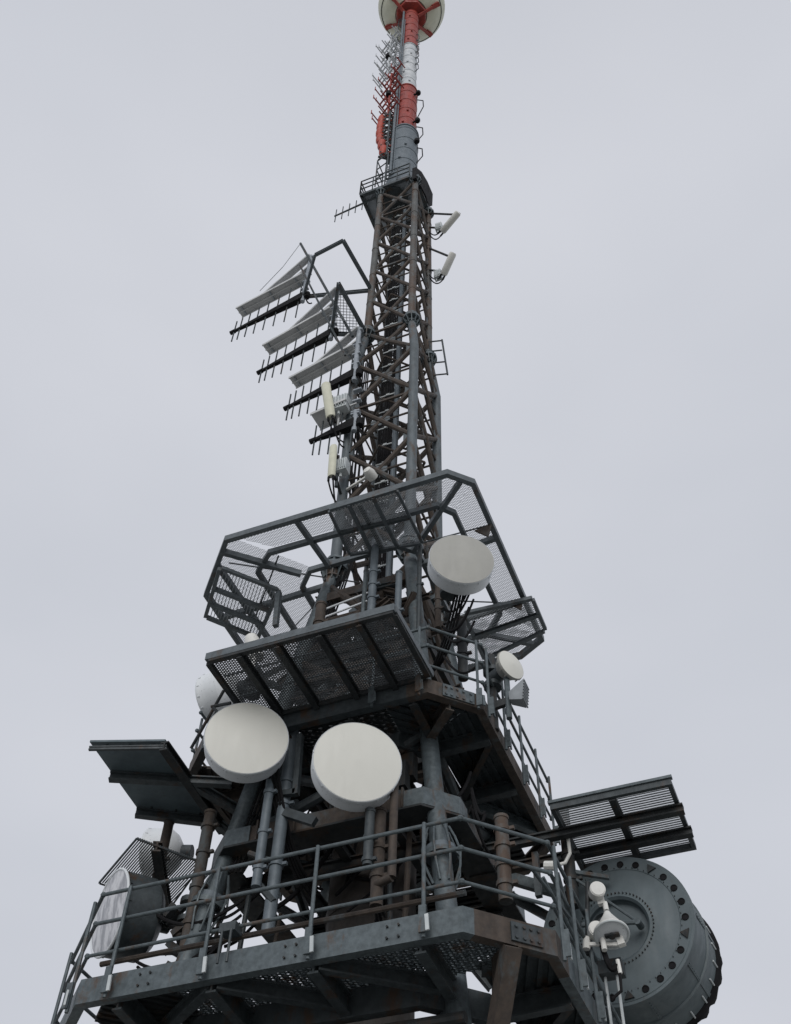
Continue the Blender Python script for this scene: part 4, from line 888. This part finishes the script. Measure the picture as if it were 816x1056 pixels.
# D5 slate drum with patchy film face
A5 = drum((-21.47, 27, 19.707), nrm(-34.4, 7.1), 1.38, 1.24, 'slate grey drum dish with peeling white film face, left end of lower walkway', 'foil', 'steel', to=(-19.2, 28.2))
b = MB(); b.ring(V((-21.47, 27, 19.707))-nrm(-34.4, 7.1)*.02, nrm(-34.4, 7.1), 1.4, .05, 64); b.build('rim', 'shell', A5, True)
A7c = atY(152, 879, 30.5); drum(A7c, nrm(-75, -3), .9, .9, 'pale drum dish seen above the small louvred shield on the left', 'dishg', 'shell')
vpole((162, 905), (186, 850), 28.2, .18, 'antenna_pole', 'rust', T, clamps=(.3,)); 
vpole((190, 985), (206, 838), 27.6, .21, 'antenna_pole', 'rust', T, clamps=(.2, .45, .7, .9))
b = MB(); 
for i in range(12):
    c = V((-19.3+rnd.uniform(-.5, .8), 27.9+rnd.uniform(-.4, .4), 17+rnd.uniform(0, 3.2))); b.beam(c, c+V((rnd.uniform(-.6, .6), 0, rnd.uniform(.3, .6))), .25, .22); b.tube(c, c+V((rnd.uniform(-1.2, .6), 0, rnd.uniform(-.5, .5))), .06, 6)
b.build('mount_fittings', 'dark', A5)

# left solid ice shield
zl = 24.0
q = [atH(91, 770, zl), atH(169, 769, zl), atH(226, 850, zl), atH(141, 839, zl)]
A = thing('ice_shield', (q[0]+q[2])/2, 'solid dark sheet ice shield jutting out on the left above the slate drum', 'ice shield')
b = MB(); b.plate([p+V((0, 0, .2)) for p in q], (0, 0, .08)); b.build('sheet', 'sheet', A)
MB().ibeam(q[1], q[2]+(q[2]-q[1])*.08, .3, .36, .06).build('side_beam', 'dark', A)
for t in (.02, .43, .98):
    a, c = q[0].lerp(q[3], t), q[1].lerp(q[2], t); a += V((0, 0, -.02)); MB().ibeam(a-(c-a)*.0, c+(c-a)*(.55 if t == .43 else .02), .26 if t > .1 else .1, .32 if t > .1 else .16, .05).build('rib', 'steel', A)
b = MB()
for t in (.2, .5, .8):
    for s_ in (.05, .5, .94): p = q[0].lerp(q[1], t).lerp(q[3].lerp(q[2], t), s_); b.tube(p+V((0, 0, .14)), p+V((0, 0, .32)), .05, 6)
b.build('bolts', 'dark', A)
MB().ibeam(q[1].lerp(q[2], .45)+V((0, 0, .02)), V((-17.6, 29.6, 23.9)), .26, .34, .06).build('tie_beam', 'steel', A)
MB().ibeam(q[2]-V((0, 0, .02)), V((-18.1, 30.3, 23.2)), .26, .34, .06).build('tie_beam', 'steel', A)
# left louvred small canopy
zl = 21.6
A, P = shield('ice_shield', [atH(102, 911, zl), atH(141, 865, zl), atH(209, 890, zl), atH(176, 936, zl)], 'small louvred steel shield over the slate drum on the left', (), .06, .082, .045, 'meshd', 'steel', (0,))
MB().ibeam(P[1].lerp(P[2], .3), P[0].lerp(P[3], .95)-V((0, 0, .1)), .32, .4, .06).build('rib', 'dark', A)
# right louvred ice shield
zl = 22.0; x0_, x1_, y0_, y1_ = -6.9, -2.9, 29.5, 33.28
A = thing('ice_shield', ((x0_+x1_)/2, (y0_+y1_)/2, zl), 'large slotted ice shield jutting out on the right above the great round dish', 'ice shield')
MB().sweep([V((x0_, y0_, zl-.1)), V((x1_, y0_, zl-.1)), V((x1_, y1_, zl-.1)), V((x0_, y1_, zl-.1))], BX(.14, .22)).build('edge_frame', 'steel', A)
for i in range(2):
    for j in range(3):
        xa = x0_+.16+i*1.95; xb = xa+1.75; ya = y0_+.16+j*1.24; yb_ = ya+1.2
        b = MB(); b.grid([V((xa, ya, zl+.12)), V((xb, ya, zl+.12)), V((xb, yb_, zl+.12)), V((xa, yb_, zl+.12))], [0], .125, .06, .03)
        for xx in (xa-.02, xb+.02): b.beam((xx, ya-.05, zl+.1), (xx, yb_+.05, zl+.1), .1, .05)
        b.build('slotted_panel', 'mesh', A)
for y_, e in ((30.65, 2.9), (31.95, 3.6)): MB().ibeam((x0_-e, y_, zl-.27), (x1_+.1, y_, zl-.27), .26, .3, .06).build('carrier_beam', 'dark', A)
MB().ibeam(((x0_+x1_)/2+.02, y0_+.1, zl-.08), ((x0_+x1_)/2+.02, y1_-.1, zl-.08), .2, .2, .05).build('rib', 'dark', A)
MB().beam((x0_-.05, y0_+.02, zl+.17), (x1_+.05, y0_+.02, zl+.17), .16, .1).build('front_lip', 'galv', A)

# ------------------------------------------------------------------ great dish D8
k8 = 1.1; C8 = V((-5.21, 29, 17.1))*k8; n8 = nrm(-5.5, -.5); r8 = 2.2*k8; L8 = 2.3*k8
A = thing('parabolic_antenna', C8-V((0, 0, r8)), 'great slate grey drum dish seen from behind, beside the lower walkway on the right', 'dish antenna')
a_, u_ = perp(n8)
b = MB(); b.lathe([(0, -.28), (r8*.40, -.28), (r8*.42, -.22), (r8*.42, -.06), (r8*.45, .02), (r8*.47, -.01), (r8*.84, -.03), (r8*.85, -.01), (r8*.985, 0), (r8, -.04), (r8, -.3)], C8, n8, 96); b.build('back_plate', 'shelld', A, True)
b = MB(); b.lathe([(r8*.975, -.02), (r8*1.03, -.02), (r8*1.03, -.22), (r8*1.0, -.24), (r8*1.005, -L8*.55), (r8*1.03, -L8*.56), (r8*1.03, -L8*.58), (r8*1.005, -L8*.59), (r8*1.0, -L8)], C8, n8, 96); b.build('drum_shell', 'shelld', A, True)
b = MB()
for i in range(9):
    t = 2*math.pi*(i+.4)/9; d = a_*math.cos(t)+u_*math.sin(t); b.beam(C8+d*r8*1.008-n8*.26, C8+d*r8*1.008-n8*(L8*.54), .12, .03, d); b.beam(C8+d*r8*1.008-n8*L8*.61, C8+d*r8*1.008-n8*(L8-.1), .12, .03, d)
    for j in range(7):
        p = C8+d*r8*1.012-n8*(.35+j*.16); b.tube(p, p+d*.03, .02, 6)
b.build('sheet_seams', 'shelld', A)
b = MB(); nb = 96; k = len(b.v); rj = random.Random(5)   # torn film skirt at the far rim
prev = []
for i in range(nb):
    t = 2*math.pi*i/nb; sc_ = abs(math.sin(t*13)); h = -L8-.02-.2*sc_-rj.uniform(0, .07); d = a_*math.cos(t)+u_*math.sin(t)
    for rr, hh in ((r8*1.005, -L8+.12), (r8*1.05, -L8-.05), (r8*1.035+.03*sc_, h), (r8*.99, h-.02), (r8*.99, -L8+.1)): b.v.append(C8+d*rr+n8*hh)
for i in range(nb):
    j = (i+1) % nb
    for m_ in range(5): m2 = (m_+1) % 5; b.f.append((k+i*5+m_, k+i*5+m2, k+j*5+m2, k+j*5+m_))
b.build('rim_skirt', 'black', A, True)
b = MB(); b.lathe([(r8*.985, -L8+.0), (r8*.9, -L8-.02), (0, -L8-.3)], C8, n8, 48); b.build('front_cover', 'dishg', A, True)
for i in range(26):
    t = 2*math.pi*i/26; d = a_*math.cos(t)+u_*math.sin(t); p = C8+d*r8*1.01-n8*(L8-.5); MB().tube(p, p-n8*.42, .03, 6).build('rim_clip', 'galvb', A)
b = MB(); 
for i in range(26):
    if i % 5 == 4: continue
    t = 2*math.pi*(i+.3)/26; d = a_*math.cos(t)+u_*math.sin(t); p = C8+d*r8*.915; b.lathe([(.115, .0), (.11, .03), (.09, .03), (.09, .008), (0, .008)], p, n8, 20); b.build('rim_port', 'black', A, True); b = MB()
b = MB()
for i in (4, 9, 14, 19, 24):
    t = 2*math.pi*(i+.3)/26; d = a_*math.cos(t)+u_*math.sin(t); s_ = n8.cross(d); p = C8+d*r8*.96+n8*.01; b.plate([p+s_*.16, p-s_*.16, p-d*.26], n8*.05); b.build('lifting_lug', 'dark', A); b = MB()
b = MB()
for i in range(60):
    t = 2*math.pi*i/60; d = a_*math.cos(t)+u_*math.sin(t); p = C8+d*r8*.5; b.tube(p-n8*.03, p+n8*.04, .025, 6)
for i in range(64):
    t = 2*math.pi*i/64; d = a_*math.cos(t)+u_*math.sin(t); p = C8+d*r8*.865; b.tube(p-n8*.03, p+n8*.03, .016, 6)
b.build('rivets', 'dark', A)
b = MB(); pc = C8+n8*.15+a_*(-.0); hp = C8+V((.55, 0, -.25))+n8*.3
b.lathe([(.34, -.3), (.36, .1), (.3, .16), (.26, .05), (0, .05)], C8+n8*.0+V((-.35, 0, .2)), n8, 24); b.build('feed_port', 'steel', A, True)
pm = V((_pa.x, _pa.y, 0))
b = MB(); hp = C8+V((.75, -.3, -.1))
b.tube(V((pm.x+.2, pm.y-.1, C8.z+1.5)), hp, .05, 8); b.tube(V((pm.x+.2, pm.y-.1, C8.z-.1)), hp, .08, 8); b.tube(hp-n8*.3, hp+n8*.08, .11, 10); b.tube(V((pm.x, pm.y, C8.z+1.9)), V((pm.x+1.2, pm.y+.3, C8.z+1.6)), .09, 8)
b.build('mount', 'galv', A, True)

# ------------------------------------------------------------------ white fittings by the right railing
YW = 29.4
def pxw(x, y, Yd=YW): return atY(x, y, Yd)
pole_p = pxw(608, 1010); 
for (px, lab) in (((616, 919), 'small white round drum antenna, upper of two in front of the great dish'), ((615, 960), 'small white round drum antenna, lower of two in front of the great dish')):
    c = pxw(*px); A = thing('small_drum_antenna', c-V((0, 0, .25)), lab, 'small antenna', 'small white drums by the right railing'); d = V((.35, -.9, -.1)).normalized()
    MB().lathe([(0, .19), (.2, .18), (.215, .165), (.215, .15), (.235, .15), (.235, -.2), (.2, -.24), (.1, -.3), (0, -.3)], c, d, 32).build('cover', 'white', A, True)
    MB().beam(c-d*.1, c-d*.5+V((-.15, 0, 0)), .1, .12).build('bracket', 'dark', A)
c = pxw(629, 950); SL = thing('cone_lamp', pxw(626, 968), 'white conical lamp housing with a round glass face beside the small drums', 'lamp')
ax = (pxw(625, 938)-pxw(631, 966, YW-.35)).normalized()
base = pxw(631, 964, YW-.2)
MB().lathe([(.50, 0), (.52, .05), (.47, .08), (.13, .8), (.1, .9), (0, .92)], base, ax, 36).build('cone', 'white', SL, True)
MB().lathe([(.49, .02), (.38, -.01), (0, -.02)], base, ax, 36).build('glass', 'shell', SL, True)
MB().ring(base, ax, .49, .035, 36).build('rim', 'galvb', SL, True)
b = MB(); b.beam(base-ax*.06+V((-.2, 0, .02)), base-ax*.06+V((.22, 0, .02)), .18, .05); b.tube(base-ax*.02+V((0, 0, 0)), base-ax*.1, .1, 10); b.build('lamp_element', 'dark', SL)
b = MB(); b.tube(base+ax*1.0, base+ax*1.35, .08, 8); b.beam(base+ax*1.3+V((-.1, 0, 0)), base+ax*1.3+V((-.15, .05, .6)), .2, .16); b.tube(base-ax*.35+V((-.3, .1, -.1)), base-ax*.1+V((-.3, .1, .1)), .08, 10); b.build('bracket', 'white', SL, True)
# white arm
A = thing('camera_arm', pxw(604, 974), 'white L shaped arm clamped to the railing under the cone lamp', 'bracket arm')
b = MB(); b.beam(pxw(605, 974), pxw(641, 974), .08, .1); b.beam(pxw(639, 966), pxw(642, 975), .2, .2); b.tube(pxw(605, 967), pxw(605, 979), .11, 10); b.build('arm', 'white', A)
A = thing('antenna_cluster_pole', pxw(607, 1000), 'thin dark post carrying the white lamp and two small drums', 'post')
b = MB(); b.tube(pxw(606, 985, 29.75), pxw(606, 910, 29.75)+V((0, 0, 0)), .07, 8); b.build('post', 'dark', A, True)
b = MB(); b.path([pxw(638, 995), pxw(640, 1010), pxw(641, 1022), pxw(632, 1030)], .045, 8); b.path(droop(pxw(618, 965), pxw(636, 995), .5), .08, 6); b.build('cable', 'black', A, True)
b = MB(); b.tube(pxw(637, 990), pxw(640, 1004), .06, 8); b.build('plug', 'white', A)
# white elbow junction on the pole and rail
b = MB(); b.path([atY(586, 865, 30.9), atY(588, 880, 30.9), atY(583, 890, 30.9), atY(572, 893, 30.6), atY(566, 895, 30.5)], .06, 8); b.tube(atY(562, 893, 30.4), atY(572, 893, 30.4), .16, 10); 
tag(b.build('white_conduit', 'white', None, True), 'white curved conduit and junction on the pole right of the walkway corner', 'conduit')
# extra struts at the right end of P1/P2
MB().chan(atY(520, 904, 33), atY(592, 925, 33), .3, .36, .06).build('brace', 'galv', T); MB().ibeam(atY(528, 925, 34), atY(592, 960, 33.6), .26, .3, .05).build('brace', 'steel', T)
MB().beam(atY(556, 925, 31), atY(552, 880, 31), .2, .2, (0, 1, 0)).build('brace', 'steel', T)
for a, q in (((548, 895, 26.4), (604, 968, 29.4)), ((560, 905, 27.0), (640, 1056, 31.2)), ((575, 900, 27.6), (598, 985, 29.2))): MB().tube(atY(*a), atY(*q), .06, 8).build('brace', 'galv', T, True)
for s_ in (0, .35):
    b = MB(); p = atY(631, 1005, 30.4)+V((s_-.2, 0, 0)); b.tube(p-V((0, 0, 1.7)), p, .045, 6); b.build('clamp_bolt', 'galvb', T)
b = MB(); p = atY(631, 1000, 30.4); b.beam(p-V((.35, 0, 0)), p+V((.35, 0, 0)), .5, .4); b.build('rail_clamp', 'steel', P1)
